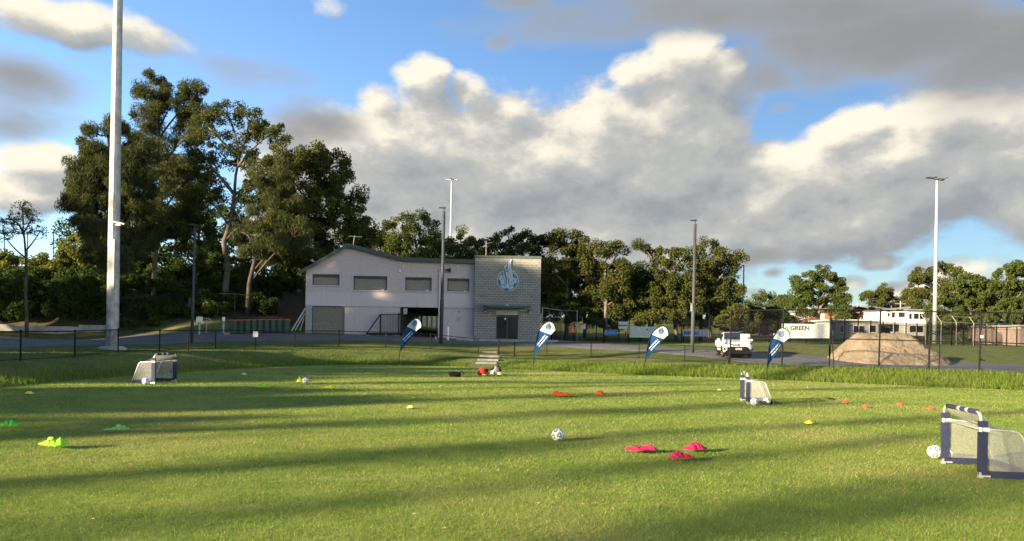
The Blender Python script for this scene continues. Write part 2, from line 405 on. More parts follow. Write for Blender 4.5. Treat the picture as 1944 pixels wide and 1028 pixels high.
def chain_mesh(mb, a, b, h0, h1, pitch=.06, r=.0022):
    """two families of slanted wires between ground line a-b and the top rail"""
    a, b = Vector(a), Vector(b); L = (b-a).length; d = (b-a)/L
    nrm = d.cross(Vector((0, 0, 1))).normalized(); H = h1-h0
    n = int((L+H)/pitch)
    for sgn in (0, 1):
        for i in range(n):
            s0 = -H+i*pitch; s1 = s0+H; za, zb = h0, h1
            if s0 < 0: za = h0-s0; s0_ = 0
            else: s0_ = s0
            if s1 > L: zb = h1-(s1-L); s1_ = L
            else: s1_ = s1
            if s1_-s0_ < .02: continue
            if sgn: p = a+d*(L-s0_); q = a+d*(L-s1_)
            else: p = a+d*s0_; q = a+d*s1_
            fa = (p-a).length/L; fb = (q-a).length/L
            p = a.lerp(b, fa)+Vector((0, 0, za)); q = a.lerp(b, fb)+Vector((0, 0, zb))
            w = Vector((0, 0, r)); e = nrm*r
            mb.add([p+w, p-w*.5+e, p-w*.5-e, q+w, q-w*.5+e, q-w*.5-e], [(0,1,4,3),(1,2,5,4),(2,0,3,5)])
def text_mesh(txt, size, extrude=.004, bold=0.0):
    cu = bpy.data.curves.new('lettering', 'FONT'); cu.body = txt; cu.size = size; cu.extrude = extrude
    cu.resolution_u = 3; cu.offset = bold
    o = bpy.data.objects.new('lettering', cu); COL.objects.link(o)
    bpy.context.view_layer.update()
    me = bpy.data.meshes.new_from_object(o.evaluated_get(bpy.context.evaluated_depsgraph_get()))
    bpy.data.objects.remove(o); bpy.data.curves.remove(cu); return me

# ------------------------------------------------------------------ terrain
CTRL = []
def ctl(px, py, D): CTRL.append(tuple(P(px, py, D)))
for a in ((39,687,24),(142,681,26.5),(224,671,30.5),(303,668,34),(357,666,36),(409,662,38.5),(485,662,41),(643,659.5,45),(732,661,46.5),(817,663.5,48),
          (908,673.5,48),(977,678,48),(1122,680,49),(1213,682,47),(1300,686.5,45),(1385,694,40.5),(1484,697,38.5),(1669,701,37.8),(1763,705,37.4),(1859,707,37),(1944,711,36.6),
          (213,663,33),(364,652,45),(837,653,52),(1314,671,52),(100,657,41),(0,661,38),(300,654,43.5),(560,648,48),(700,648,50),
          (580,632,60),(740,638,60),(900,645,60),(1026,646,60),(490,635,57),(400,634,57),(1380,684,46.5),(1450,690,44),(1640,692,44.5),(1740,696,43.5),(1944,705,41),
          (1600,676,50),(1800,680,50),(1944,690,50),(1450,668,53),(1200,663,54),(1090,651,66),(1300,652,68),(1450,651,66),(1590,652,66),(1700,655,72),(1850,656,80),(1944,659,85),
          (100,637,62),(0,640,58),(-200,640,60),(230,634,62)): ctl(*a)
for a in ((-60,110,11.5),(-45,95,9.5),(-30,68,5.0),(-23,66,3.6),(-38,66,4.2),(-50,66,3.2),(-28,80,7.0),(-25,90,8.0),(-80,70,5),(-100,100,10),(-14,85,3.5),(0,90,1.8),(20,90,1.6),(40,95,1.8),
          (70,90,1.8),(60,130,3),(100,130,3),(80,180,7),(60,220,8),(130,200,8),(0,140,3),(-40,160,10),(0,230,8),(-45,30,1.3),(-35,45,1.2),(-60,0,1.2),(-50,-40,1.0),(-90,-60,1.2),(-90,20,2),(60,40,.4),(100,50,.6),(120,0,0),
          (-22,-40,.8),(-22,0,.75),(-20,15,.72),(40,-60,-.4),(30,36,.4),(40,35,.35)): CTRL.append(a)
CT = np.array(CTRL); CXY, CZ = CT[:, :2], CT[:, 2]
_A = np.sqrt(((CXY[:, None]-CXY[None])**2).sum(-1)+1.0); _n = len(CT)
_K = np.zeros((_n+1, _n+1)); _K[:_n, :_n] = _A+np.eye(_n)*-.15; _K[:_n, _n] = 1; _K[_n, :_n] = 1
_w = np.linalg.solve(_K, np.append(CZ, 0.0))
FIELD = np.array([G(690,693)[:2], G(800,694)[:2], G(905,698)[:2], G(1010,703)[:2], G(1200,712)[:2], G(1350,717)[:2], G(1500,723)[:2], G(1700,732)[:2], G(1944,742)[:2], (34, 31.5), (60, 28), (60, -60), (-20, -60), (-16.5, -5),
                  G(0,737)[:2], G(120,724)[:2], G(260,714)[:2], G(400,704)[:2], G(520,697)[:2], G(600,694)[:2]], float)
def sdist(X, Y):
    """signed distance to the pitch outline, positive outside"""
    X = np.asarray(X, float); Y = np.asarray(Y, float); best = np.full(X.shape, 1e9); ins = np.zeros(X.shape, bool); n = len(FIELD)
    for i in range(n):
        ax, ay = FIELD[i]; bx, by = FIELD[(i+1) % n]; ex, ey = bx-ax, by-ay
        t = np.clip(((X-ax)*ex+(Y-ay)*ey)/(ex*ex+ey*ey), 0, 1)
        best = np.minimum(best, np.hypot(X-ax-t*ex, Y-ay-t*ey))
        cr = ((ay > Y) != (by > Y)) & (X < (bx-ax)*(Y-ay)/(by-ay+1e-12)+ax); ins ^= cr
    return np.where(ins, -best, best)
def upper(X, Y):
    Xc = np.clip(X, -130, 190); Yc = np.clip(Y, -80, 260)
    d = np.sqrt((Xc[..., None]-CXY[:, 0])**2+(Yc[..., None]-CXY[:, 1])**2+1.0)
    return np.clip(d @ _w[:_n]+_w[_n], -.6, 12)
def terr(X, Y):
    X = np.asarray(X, float); Y = np.asarray(Y, float)
    f = -FS*np.clip(X, -40, 70); s = np.clip(sdist(X, Y)/2.6, 0, 1); s = s*s*(3-2*s)
    s = np.maximum(s, np.clip(sdist(X, Y)/2.6, 0, 1)*.25)
    return f+(upper(X, Y)-f)*s
def tz(x, y): return float(terr(np.array([x]), np.array([y]))[0])
def on(px, py, D):
    p = P(px, py, D); p.z = tz(p.x, p.y); return p
def GT(px, py, d0=22, d1=140):
    """first point of the terrain along the line of sight"""
    u, v = ray(px, py); Y = np.arange(d0, d1, .1); z = CAMZ+v*Y; h = terr(u*Y, Y)
    k = np.argmax(z <= h)
    if not (z <= h).any(): k = len(Y)-1
    return Vector((u*Y[k], Y[k], h[k]))
# ground sheet: fine near the pitch, coarse far away
def axis(lo, f0, f1, hi, fine):
    a = np.arange(f0, f1+1e-6, fine); l = [f0]; st = fine
    while l[-1] > lo: st *= 1.35; l.append(l[-1]-st)
    r = [f1]; st = fine
    while r[-1] < hi: st *= 1.35; r.append(r[-1]+st)
    return np.array(l[:0:-1]+list(a)+r[1:])
gx = axis(-900, -34, 40, 900, .45); gy = axis(-400, 14, 72, 1200, .45)
GX, GY = np.meshgrid(gx, gy); GZ = terr(GX, GY); sd = sdist(GX, GY)
rngt = np.random.default_rng(3)
GZ = GZ+np.where(sd < .12, -.10, 0)+np.where((sd > .4), rngt.normal(0, .012, GX.shape), 0)
nx, ny = len(gx), len(gy); idx = np.arange(nx*ny).reshape(ny, nx)
FQ = np.stack([idx[:-1, :-1], idx[:-1, 1:], idx[1:, 1:], idx[1:, :-1]], -1).reshape(-1, 4)
tag(mobj('ground', np_mesh('ground', np.stack([GX, GY, GZ], -1).reshape(-1, 3), FQ, M_GROUND, smooth=True)), kind='structure')
# the pitch
mb = MB(); mb.add([(x, y, fieldz(min(max(x, -40), 70))) for x, y in FIELD][::-1], [tuple(range(len(FIELD)))])
tag(mb.build('field', M_FIELD), kind='structure')
# road: strip between a near and a far edge, draped on the terrain
def drape(name, near, far, mat, lift, ns=160, nt=14):
    def rs(poly):
        q = np.array([(p.x, p.y) for p in poly]); d = np.append(0, np.cumsum(np.hypot(*np.diff(q, axis=0).T))); s = np.linspace(0, d[-1], ns)
        return np.stack([np.interp(s, d, q[:, 0]), np.interp(s, d, q[:, 1])], -1)
    a, b = rs(near), rs(far); t = np.linspace(0, 1, nt)[:, None, None]
    XY = a[None]*(1-t)+b[None]*t; Z = terr(XY[..., 0], XY[..., 1])+lift
    Z[0] -= lift*1.2; Z[-1] -= lift*1.2
    i = np.arange(ns*nt).reshape(nt, ns); f = np.stack([i[:-1, :-1], i[:-1, 1:], i[1:, 1:], i[1:, :-1]], -1).reshape(-1, 4)
    return tag(mobj(name, np_mesh(name, np.dstack([XY, Z]).reshape(-1, 3), f, mat, smooth=True)), kind='structure')
V2 = lambda x, y: Vector((x, y, 0))
near = [V2(-45, 33)]+[GT(*q) for q in ((0,661),(100,657),(200,656),(300,654))]+[V2(P(364,650,47).x, 46.5)]+[V2(P(px, 650, D).x, D) for px, D in ((450,47.5),(560,48.5),(650,50),(740,51.5),(850,54),(960,55),(1050,55),(1140,53.5),(1230,52.5),(1340,49),(1400,45),(1450,43.5),(1600,41.6),(1750,40.8),(1944,39.6),(2150,38.5))]
far = [V2(-52, 58)]+[V2(P(px, 640, D).x, D) for px, D in ((0,59),(100,60.5),(200,60.5),(400,58),(560,58.6),(650,59.5),(740,59.8),(850,59.8),(960,59.2),(1050,60),(1090,64),(1140,64),(1150,60),(1200,57),(1340,55),(1450,52),(1600,49),(1750,48),(1944,46),(2150,44.5))]
drape('road', near, far, M_ASPH, .05)

# ------------------------------------------------------------------ clubhouse: painted brick wing
BY = 60.0
def BP(px, py, Y=BY): p = P(px, py, Y); return p.x, p.z
def BR(x0, y0, x1, y1, Y=BY):
    xa, _ = BP(x0, (y0+y1)/2, Y); xb, _ = BP(x1, (y0+y1)/2, Y); _, zt = BP((x0+x1)/2, y0, Y); _, zb = BP((x0+x1)/2, y1, Y)
    return xa, xb, zb, zt
xl, _ = BP(580, 570); xr, _ = BP(900, 570); zf = 1.35
hall = thing('club_building', 'long mauve brick building with shuttered windows, roller door and low gable', 'building', (xl, BY, zf))
ox, oz = xl, zf
def L(x, z): return x-ox, z-oz
wins = [BR(594, 521.5, 644, 541.5), BR(672, 525, 734.5, 551), BR(770, 527.5, 819, 552), BR(850, 529.5, 890.5, 553.5)]
door = BR(594, 584, 654, 634); tun = BR(759, 586, 832.5, 640)
zeave = BP(580, 514)[1]
def holed(mb, x0, x1, z0, z1, holes, y0, y1):
    xs = sorted({x0, x1, *[v for h in holes for v in h[:2]]}); zs = sorted({z0, z1, *[v for h in holes for v in h[2:]]})
    xs = [x for x in xs if x0-1e-6 <= x <= x1+1e-6]; zs = [z for z in zs if z0-1e-6 <= z <= z1+1e-6]
    for i in range(len(xs)-1):
        j = 0
        while j < len(zs)-1:
            cx = (xs[i]+xs[i+1])/2
            def solid(k): cz = (zs[k]+zs[k+1])/2; return not any(h[0] < cx < h[1] and h[2] < cz < h[3] for h in holes)
            if not solid(j): j += 1; continue
            k = j
            while k < len(zs)-1 and solid(k): k += 1
            mb.bb(xs[i], xs[i+1], y0, y1, zs[j], zs[k]); j = k
zband1 = BP(740, 583.5)[1]; zband0 = zband1
hl = [tuple([a-ox, b-ox, c-oz, d-oz]) for a, b, c, d in wins]
dl = (door[0]-ox, door[1]-ox, -1, zband1-oz); tl = (tun[0]-ox, tun[1]-ox, -1, zband1-oz)
XR = xr-ox; ZE = zeave-oz; ZB = zband1-oz; ZB2 = ZB+1.15
mb = MB(); holed(mb, 0, XR, ZB2, ZE, hl, 0, .28)
roofline = [(580, 514.5), (662, 467), (765, 493.5), (900, 498)]
rl = [L(*BP(*p)) for p in roofline]; rl[0] = (0, ZE); rl[-1] = (XR, rl[-1][1])
mb.prism([(0, ZE), (XR, ZE)]+rl[:0:-1], 0, .28)
mb.build('upper_wall', M_BRICK, hall)
mb = MB(); mb.bb(0, XR, -.012, .28, ZB+.02, ZB2-.003); mb.build('rendered_band', M_BAND, hall)
for a_, b_ in ((.62, dl[0]), (dl[1], tl[0]), (tl[1], XR)):
    if b_-a_ > .01: mb = MB(); mb.bb(a_, b_, .05, .30, -1, ZB); mb.build('lower_wall', M_BRICK, hall)
mb = MB(); mb.bb(.02, .55, .0, .3, -1, ZB); mb.build('corner_pier', plain('pale_green_grey', (.30, .32, .31)), hall)
mb = MB(); mb.bb(.551, .62, .02, .28, -1, ZB); mb.build('downpipe', M_TRIM, hall)
DEP = 12.0
mb = MB(); mb.bb(0, .25, .281, DEP, -1, ZE); mb.bb(XR-.25, XR, .301, DEP, -1, ZE); holed(mb, .25, XR-.25, -1, ZE, [(tl[0], tl[1], -1, 2.3)], DEP-.25, DEP)
mb.prism([(0, ZE+.001), (XR, ZE+.001)]+rl[:0:-1], DEP-.25, DEP)
mb.build('side_and_rear_walls', M_BRICK, hall)
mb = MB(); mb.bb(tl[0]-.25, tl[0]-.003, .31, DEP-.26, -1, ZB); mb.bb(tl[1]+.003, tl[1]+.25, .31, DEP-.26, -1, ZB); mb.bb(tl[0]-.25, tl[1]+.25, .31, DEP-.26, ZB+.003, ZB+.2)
mb.build('passage_lining', plain('darkened_lining', (.06, .06, .06)), hall)  # near-black colour puts the dark of the passage interior into its lining
# roof and fascia
prof = [(-.55, rl[0][1]-.30)]+[rl[1], rl[2], (XR, rl[3][1])]
def roofprism(mb, dz0, dz1, y0, y1):
    top = [(x, z+dz1) for x, z in prof]; bot = [(x, z+dz0) for x, z in prof]
    mb.prism(bot+top[::-1], y0, y1)
mb = MB(); roofprism(mb, .0, .12, -.30, DEP+.3); rf = mb.build('roof', plain('grey_roof_sheet', (.13, .14, .14), .5, .3), hall)
mb = MB(); roofprism(mb, -.14, .17, -.345, -.303); mb.build('fascia', M_TRIM, rf)
mb = MB(); mb.box((rl[1][0]-.85, 3, rl[1][1]-.05), (.9, .9, .7)); mb.build('roof_vent', plain('cream_paint', (.62, .58, .44)), rf)
mb = MB(); a = Vector((rl[1][0]-.1, 2, rl[1][1])); mb.tube([a, a+Vector((.12, 0, 1.1))], .022, 6); mb.tube([a+Vector((-.35, 0, 1.05)), a+Vector((.75, 0, 1.0))], .016, 5)
for k in range(6): mb.tube([a+Vector((-.3+k*.19, -.25, 1.05-.01*k)), a+Vector((-.3+k*.19, .25, 1.05-.01*k))], .01, 4)
mb.build('tv_antenna', M_GALV, rf)
for (px, py) in ((745, 478), (823, 489)):
    x, z = L(*BP(px, py)); mb = MB(); mb.tube([(x, 2.5, z-.5), (x, 2.5, z+.12)], .03, 6); mb.sphere((x, 2.5, z+.15), .06, 8, 6); mb.build('vent_pipe', M_GALV, rf)
for i, (a, b, c, d) in enumerate(hl):
    w = MB(); w.bb(a, b, .13, .16, c, d-.13)
    n = int((d-.13-c)/.11)
    for k in range(n): w.bb(a+.03, b-.03, .118, .128, c+.02+k*(d-.15-c)/n, c+(k+.86)*(d-.15-c)/n)
    wo_ = w.build('window', M_BEIGE, hall)
    f = MB(); f.bb(a-.02, b+.02, -.05, .10, d-.15, d+.02); f.bb(a-.02, a+.035, -.012, .115, c, d-.153); f.bb(b-.035, b+.02, -.012, .115, c, d-.153); f.bb(a+.036, b-.036, .06, .115, c, c+.04)
    f.build('frame', plain('dark_brown_frame', (.045, .04, .038)), wo_)
    s = MB(); s.bb(a-.06, b+.06, -.07, .10, c-.09, c-.003); s.build('sill', M_BAND, wo_)
    if i: 
        q = MB(); q.bb(b-.38, b-.26, -.04, .055, c+.001, c+.06); q.build('latch', M_WHITE, wo_)
# roller door, slat by slat
a, b = dl[0], dl[1]; zt = ZB-.02
rd = MB(); rd.bb(a+.02, b-.02, .22, .24, -.9, zt); rdo = rd.build('roller_door', plain('khaki_steel', (.215, .19, .145), .5, .1), hall)
sl = MB(); sl.box((0, 0, 0), (b-a-.10, .025, .078)); slm = sl.mesh('slat', plain('khaki_steel', (.2, .2, .2)))
z = .12
while z < zt-.05:
    o = mobj('slat', slm, rdo); o.location = ((a+b)/2, .204, z); z += .095
for xx in (a+.03, b-.03):
    g = MB(); g.bb(xx-.03, xx+.03, .12, .20, -.9, zt); g.build('guide_rail', M_BEIGE, rdo)
# wall fittings
x, z = L(*BP(848, 513)); fx = MB(); fx.tube([(x-.5, -.12, z+.02), (x+.05, -.16, z)], .03, 6); fx.tube([(x+.02, -.2, z), (x+.16, -.22, z-.01), (x+.32, -.25, z-.03), (x+.34, -.25, z-.03)], [.07, .09, .22, .20], 12); o = fx.build('horn_speaker', M_LAMPGREY, hall)
for (px, py, r_) in ((760, 515, .1), (766, 506, .05), (869, 506, .06)):
    x, z = L(*BP(px, py)); q = MB(); q.box((x, -.05, z+.03), (.06, .1, .05)); q.sphere((x, -.12, z-.03), r_, 10, 7); q.build('dome_camera', M_WHITE, hall)
x, z = L(*BP(833.5, 575)); q = MB(); q.tube([(x, -.06, L(*BP(833, 513))[1]), (x, -.06, -.3)], .05, 8); q.build('downpipe', M_BAND, hall)
def panel(parent, rect, y, mat, name='sign_panel', th=.02):
    m_ = MB(); a, b, c, d = rect; m_.bb(a, b, y-th, y, c, d); return m_.build(name, mat, parent)
def LR(r): return r[0]-ox, r[1]-ox, r[2]-oz, r[3]-oz
M_DKTXT = plain('dark_print', (.03, .035, .05), .6)
M_BLUETXT = plain('blue_print', (.03, .09, .30), .6)
for rc in ((766, 586, 773, 597), (868, 588, 874.5, 597)):
    r = LR(BR(*rc)); s = panel(hall, r, -.014 if rc[0] < 800 else .045, M_OFFW, 'parking_sign'); cx, cz = (r[0]+r[1])/2, (r[2]+r[3])/2
    q = MB(); yb = (-.037 if rc[0] < 800 else .022); q.prism([(cx+.06*math.cos(t), cz+.06*math.sin(t)) for t in np.linspace(0, 2*math.pi, 10, False)], yb-.004, yb); q.build('symbol', M_DKTXT, s)
r = LR(BR(865.5, 601.5, 875, 613)); s = panel(hall, r, .045, M_OFFW, 'notice')
q = MB()
for k in range(3): q.bb(r[0]+.05, r[1]-.05-.04*k, .018, .022, r[3]-.13-k*.13, r[3]-.09-k*.13)
q.build('print', M_BLUETXT, s)

# cantilever sliding gate in front of the passage
g0 = BP(695, 640, 59.5); gate = thing('sliding_gate', 'black cantilever sliding gate with diagonal tail brace at the dark passage', 'gate', (P(695, 640, 59.5).x, 59.5, 0))
def GX_(px, py): p = P(px, py, 59.5); return p.x-gate.location.x, p.z
zb_ = GX_(760, 637)[1]; ztp = GX_(745, 597)[1]; xa = 0.0; xb = GX_(722, 610)[0]; xc = GX_(757, 610)[0]; xd = GX_(800, 610)[0]
q = MB(); q.bb(xa, xd, -.05, .05, zb_, zb_+.16); q.build('bottom_beam', M_BLACK, gate)
q = MB(); q.bb(xb, xd, -.03, .03, ztp-.06, ztp); q.build('top_rail', M_BLACK, gate)
q = MB(); q.tube([(xa+.06, 0, zb_+.12), (xb, 0, ztp-.03)], .045, 6); q.build('brace', M_BLACK, gate)
for xx in (xb, xc, xd):
    q = MB(); q.bb(xx-.045, xx+.045, -.045, .045, zb_+.161, ztp+(.12 if xx == xc else 0)); q.build('post', M_BLACK, gate)
n = 15
pal = MB(); pal.box((0, 0, 0), (.022, .022, ztp-zb_+.0)); pm = pal.mesh('paling', M_BLACK)
x = xb+.1
while x < xd-.05:
    o = mobj('paling', pm, gate); o.location = (x, -.0, (zb_+ztp)/2+.12); x += .125
for px in (699, 733, 753):
    q = MB(); xx = GX_(px, 639)[0]; q.box((xx, 0, zb_-.06), (.3 if px == 699 else .12, .2, .11)); q.build('roller_block', M_WHITE, gate)
# things seen through the passage
pb = P(812, 626, 82); pw = thing('pale_wall', 'sunlit cream wall seen through the dark passage', 'wall', (pb.x, 82, tz(pb.x, 82)))
q = MB(); q.bb(-2.5, 2.5, 0, .2, -1.2, 1.4); q.build('wall_face', plain('cream_render', (.62, .53, .36)), pw)
for k in range(9): q = MB(); q.bb(-2.3+k*.55, -2.24+k*.55, -.08, -.02, -1.2, 1.5); q.build('picket', M_BLACK, pw)

# ------------------------------------------------------------------ clubhouse: grey block entrance tower
TY = 59.55
tx0 = P(900.5, 570, TY).x; tx1 = P(1026, 570, TY).x; tz0 = 1.35; tz1 = P(963, 486, TY).z
tower = thing('entrance_block', 'grey concrete block entrance block with flame badge, canopy and dark glass doors', 'building', (tx0, TY, tz0))
TWd = tx1-tx0; TH = tz1-tz0
def TR(x0, y0, x1, y1, Y=TY): r = BR(x0, y0, x1, y1, Y); return r[0]-tx0, r[1]-tx0, r[2]-tz0, r[3]-tz0
dr = TR(941.5, 600, 984, 646); hd = TR(941.5, 588, 984, 598.5)
mb = MB(); holed(mb, 0, TWd, -.6, TH-.22, [(dr[0], dr[1], -.7, hd[3])], 0, .2); mb.bb(0, .2, .2, 9, -.6, TH-.22); mb.bb(TWd-.2, TWd, .2, 9, -.6, TH-.22); mb.bb(.2, TWd-.2, 8.8, 9, -.6, TH-.22); mb.bb(.2, TWd-.2, .2, 8.8, TH-.6, TH-.45)
mb.build('wall_core', M_MORTAR, tower)
mb = MB(); mb.bb(-.03, TWd+.03, -.06, 9.03, TH-.218, TH); mb.build('parapet_cap', M_TRIM, tower)
bw, bh, jt = .40, .20, .022
blk = MB(); blk.box((0, 0, 0), (bw-jt, .03, bh-jt)); bm_full = blk.mesh('block', M_BLOCK)
blk = MB(); blk.box((0, 0, 0), (bw/2-jt, .03, bh-jt)); bm_half = blk.mesh('block', M_BLOCK)
rows = int((TH-.22+.3)/bh); cnt = 0; rest = MB()
for r_ in range(rows):
    zc = TH-.22-bh*(r_+.5); offs = 0 if r_ % 2 else -bw/2
    x = offs
    while x < TWd-.02:
        a, b = max(x, 0), min(x+bw, TWd)
        if b-a > .08:
            segs = [(a, b)]
            if zc < hd[3]: 
                segs = [(s0, s1) for s0, s1 in ((a, min(b, dr[0])), (max(a, dr[1]), b)) if s1-s0 > .06]
            for s0, s1 in segs:
                w_ = s1-s0
                dy = -.004+random.Random(r_*97+int(x*10)).uniform(-.003, .003)
                if cnt < 300 and zc > .2 and (abs(w_-bw) < .02 or abs(w_-bw/2) < .02):
                    o = mobj('block', bm_full if w_ > .3 else bm_half, tower); o.location = ((s0+s1)/2, dy, zc); cnt += 1
                else: rest.box(((s0+s1)/2, dy, zc), (w_-jt, .03, bh-jt))
        x += bw
tag(rest.build('remaining_blocks', M_BLOCK, tower), kind='stuff')
# canopy, header, doors
cn = TR(915, 577.5, 1011.5, 585)
cx0, cx1 = cn[0]+.15, cn[1]-.15; cz = (cn[2]+cn[3])/2
mb = MB(); mb.bb(cx0, cx1, -1.25, -.03, cz-.02, cz+.14); cano = mb.build('canopy', plain('canopy_grey', (.17, .19, .19), .5, .2), tower)
mb = MB(); mb.prism([(cx0+.02, cz-.021), (cx0+.5, cz-.2), (cx1-.5, cz-.2), (cx1-.02, cz-.021)], -1.2, -.04); mb.build('soffit', M_TRIM, cano)
mb = MB(); mb.bb((cx0+cx1)/2-.1, (cx0+cx1)/2+.1, -1.29, -1.254, cz-.05, cz+.08); mb.build('security_light', M_OFFW, cano)
mb = MB(); mb.bb(hd[0]+.01, hd[1]-.01, .04, .1, hd[2], hd[3]); hdo = mb.build('header_panel', M_OFFW, tower)
mb = MB(); xx = hd[0]+.5; cz2 = (hd[2]+hd[3])/2
for w_ in (.30, .08, .17):
    k = 0
    while k < w_: mb.bb(xx+k, xx+k+.028, .034, .039, cz2-.035, cz2+.025); k += .042
    xx += w_+.09
mb.build('lettering', plain('grey_print', (.28, .30, .31)), hdo)
mb = MB(); a, b = dr[0], dr[1]; zt = dr[3]
mb.bb(a, a+.07, .03, .15, -.1, zt); mb.bb(b-.07, b, .03, .15, -.1, zt); mb.bb(a+.071, b-.071, .03, .15, zt-.09, zt); mid = (a+b)/2; mb.bb(mid-.04, mid+.04, .03, .15, -.1, zt-.091)
mb.build('door_frame', M_TRIM, tower)
for s0, s1 in ((a+.071, mid-.041), (mid+.041, b-.071)):
    q = MB(); q.bb(s0, s1, .08, .10, -.1, zt-.092); dd = q.build('glass_door', M_GLASS, tower)
    q = MB(); q.bb(s0, s1, .06, .079, -.1, .02); q.build('bottom_rail', M_TRIM, dd)
    if s0 < mid: q = MB(); q.bb(s1-.2, s1-.06, .065, .078, zt-.32, zt-.17); q.build('sticker', M_WHITE, dd)
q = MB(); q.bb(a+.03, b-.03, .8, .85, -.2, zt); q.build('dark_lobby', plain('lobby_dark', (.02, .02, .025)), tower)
for px, py in ((921, 591), (1006, 592)):
    x, z = BP(px, py, TY); x -= tx0; z -= tz0; q = MB(); q.sphere((x, -.12, z), .16, 12, 8, (1, .8, .85)); w_ = q.build('bulkhead_light', M_TRIM, tower, True)
    q = MB(); q.sphere((x, -.14, z-.03), .15, 12, 8, (.9, .8, .7)); q.build('diffuser', M_OFFW, w_, True)
for px, py in ((929.5, 597), (995, 598.5)):
    x, z = BP(px, py, TY); x -= tx0; z -= tz0; q = MB(); q.prism([(x+.08*math.cos(t), z+.08*math.sin(t)) for t in np.linspace(0, 2*math.pi, 12, False)], -.1, -.02); q.build('intercom', M_OFFW, tower)
for px, py in ((915.5, 561), (1010, 562.5)):
    x, z = BP(px, py, TY); x -= tx0; z -= tz0; q = MB(); q.box((x, -.1, z), (.05, .2, .05)); q.box((x+.04, -.16, z-.05), (.12, .06, .05)); q.build('wall_bracket', M_LAMPGREY, tower)
q = MB(); x, z = BP(920, 486, TY); q.tube([(x-tx0, 3, TH-.3), (x-tx0, 3, TH+1.5)], .025, 6); q.tube([(x-tx0-.1, 3, TH+1.3), (x-tx0+.5, 3, TH+1.45)], .015, 5); q.build('mast_antenna', M_GALV, tower)
# badge: flame over a football
badge = thing('wall_badge', 'round blue football badge with two rising flames on the grey block wall', 'sign', (0, TY-.045, 0))
SZ = 75/1028
def EP(u, v): p = P(930+u*SZ, 485+v*SZ, TY); return p.x, p.z
def epoly(mb, pts, y0, y1): mb.prism([EP(*p) for p in pts][::-1], y0, y1)
def circ(cx, cy, r, n=40): return [(cx+r*math.cos(t), cy+r*math.sin(t)) for t in np.linspace(0, 2*math.pi, n, False)]
M_LB = plain('light_blue_panel', (.33, .49, .60), .5, 0, .08); M_GB = plain('grey_blue_panel', (.075, .115, .145), .5, 0, .1); M_PALE = plain('pale_edge', (.50, .54, .54), .5, 0, .08); M_FLB = plain('flame_blue', (.30, .43, .50), .5, 0, .1); M_FLG = plain('flame_grey', (.085, .105, .125), .5)
q = MB(); epoly(q, circ(465, 655, 284), 0, .06); q.build('rim', M_PALE, badge)
q = MB(); epoly(q, circ(465, 660, 262), -.02, -.001); q.build('disc', M_GB, badge)
q = MB(); epoly(q, circ(465, 660, 240), -.03, -.021); q.build('ball', M_LB, badge)
for hx in ([(230,640),(275,650),(290,740),(262,775),(228,720)], [(370,870),(420,850),(490,872),(495,925),(430,935),(365,905)], [(610,790),(640,740),(690,715),(700,740),(672,800),(615,845)],
           [(590,470),(660,530),(690,585),(630,590),(598,560)], [(300,500),(345,470),(345,520),(325,530)], [(430,405),(470,405),(475,440),(430,440)]):
    q = MB(); epoly(q, hx, -.036, -.031); q.build('ball_panel', M_GB, badge)
for ln in ([(285,650),(325,610),(345,520)], [(325,610),(385,650),(390,760),(350,780),(290,740)], [(265,775),(350,780),(400,830)], [(500,760),(525,800),(515,850),(490,872)], [(500,760),(560,690),(620,660),(650,715),(612,790),(525,800)], [(620,660),(625,600)]):
    q = MB()
    for (u0, v0), (u1, v1) in zip(ln, ln[1:]):
        dx, dy = u1-u0, v1-v0; l_ = math.hypot(dx, dy); ex, ey = -dy/l_*6, dx/l_*6
        epoly(q, [(u0+ex, v0+ey), (u1+ex, v1+ey), (u1-ex, v1-ey), (u0-ex, v0-ey)], -.0345, -.0305)
    q.build('seam', M_GB, badge)
fl1 = [(455,222),(400,268),(360,340),(343,420),(358,500),(388,590),(400,680),(398,760),(372,855),(420,800),(457,720),(467,620),(447,520),(427,440),(414,370),(427,290)]
fl1i = [(415,280),(378,345),(360,420),(375,495),(405,590),(417,680),(412,770),(395,815),(430,770),(445,690),(450,620),(430,520),(410,440),(400,370)]
fl2 = [(575,105),(520,148),(478,210),(460,300),(468,360),(488,450),(508,540),(520,620),(505,690),(487,745),(545,685),(582,605),(592,520),(584,430),(562,380),(552,300),(550,215),(557,150)]
fl2i = [(540,155),(500,205),(478,300),(486,360),(506,450),(526,540),(538,610),(530,660),(560,600),(574,520),(566,430),(545,385),(536,300),(532,215)]
for nm, pl, y0, y1, mt in (('flame', fl1, -.062, -.037, M_PALE), ('flame', fl1i, -.070, -.063, M_FLG), ('flame', fl2, -.062, -.037, M_PALE), ('flame', fl2i, -.070, -.063, M_FLB), ('flame', [(470,590),(500,620),(500,680),(480,735),(465,745),(485,670)], -.05, -.037, M_GB)):
    q = MB(); epoly(q, pl, y0, y1); q.build(nm, mt, badge)

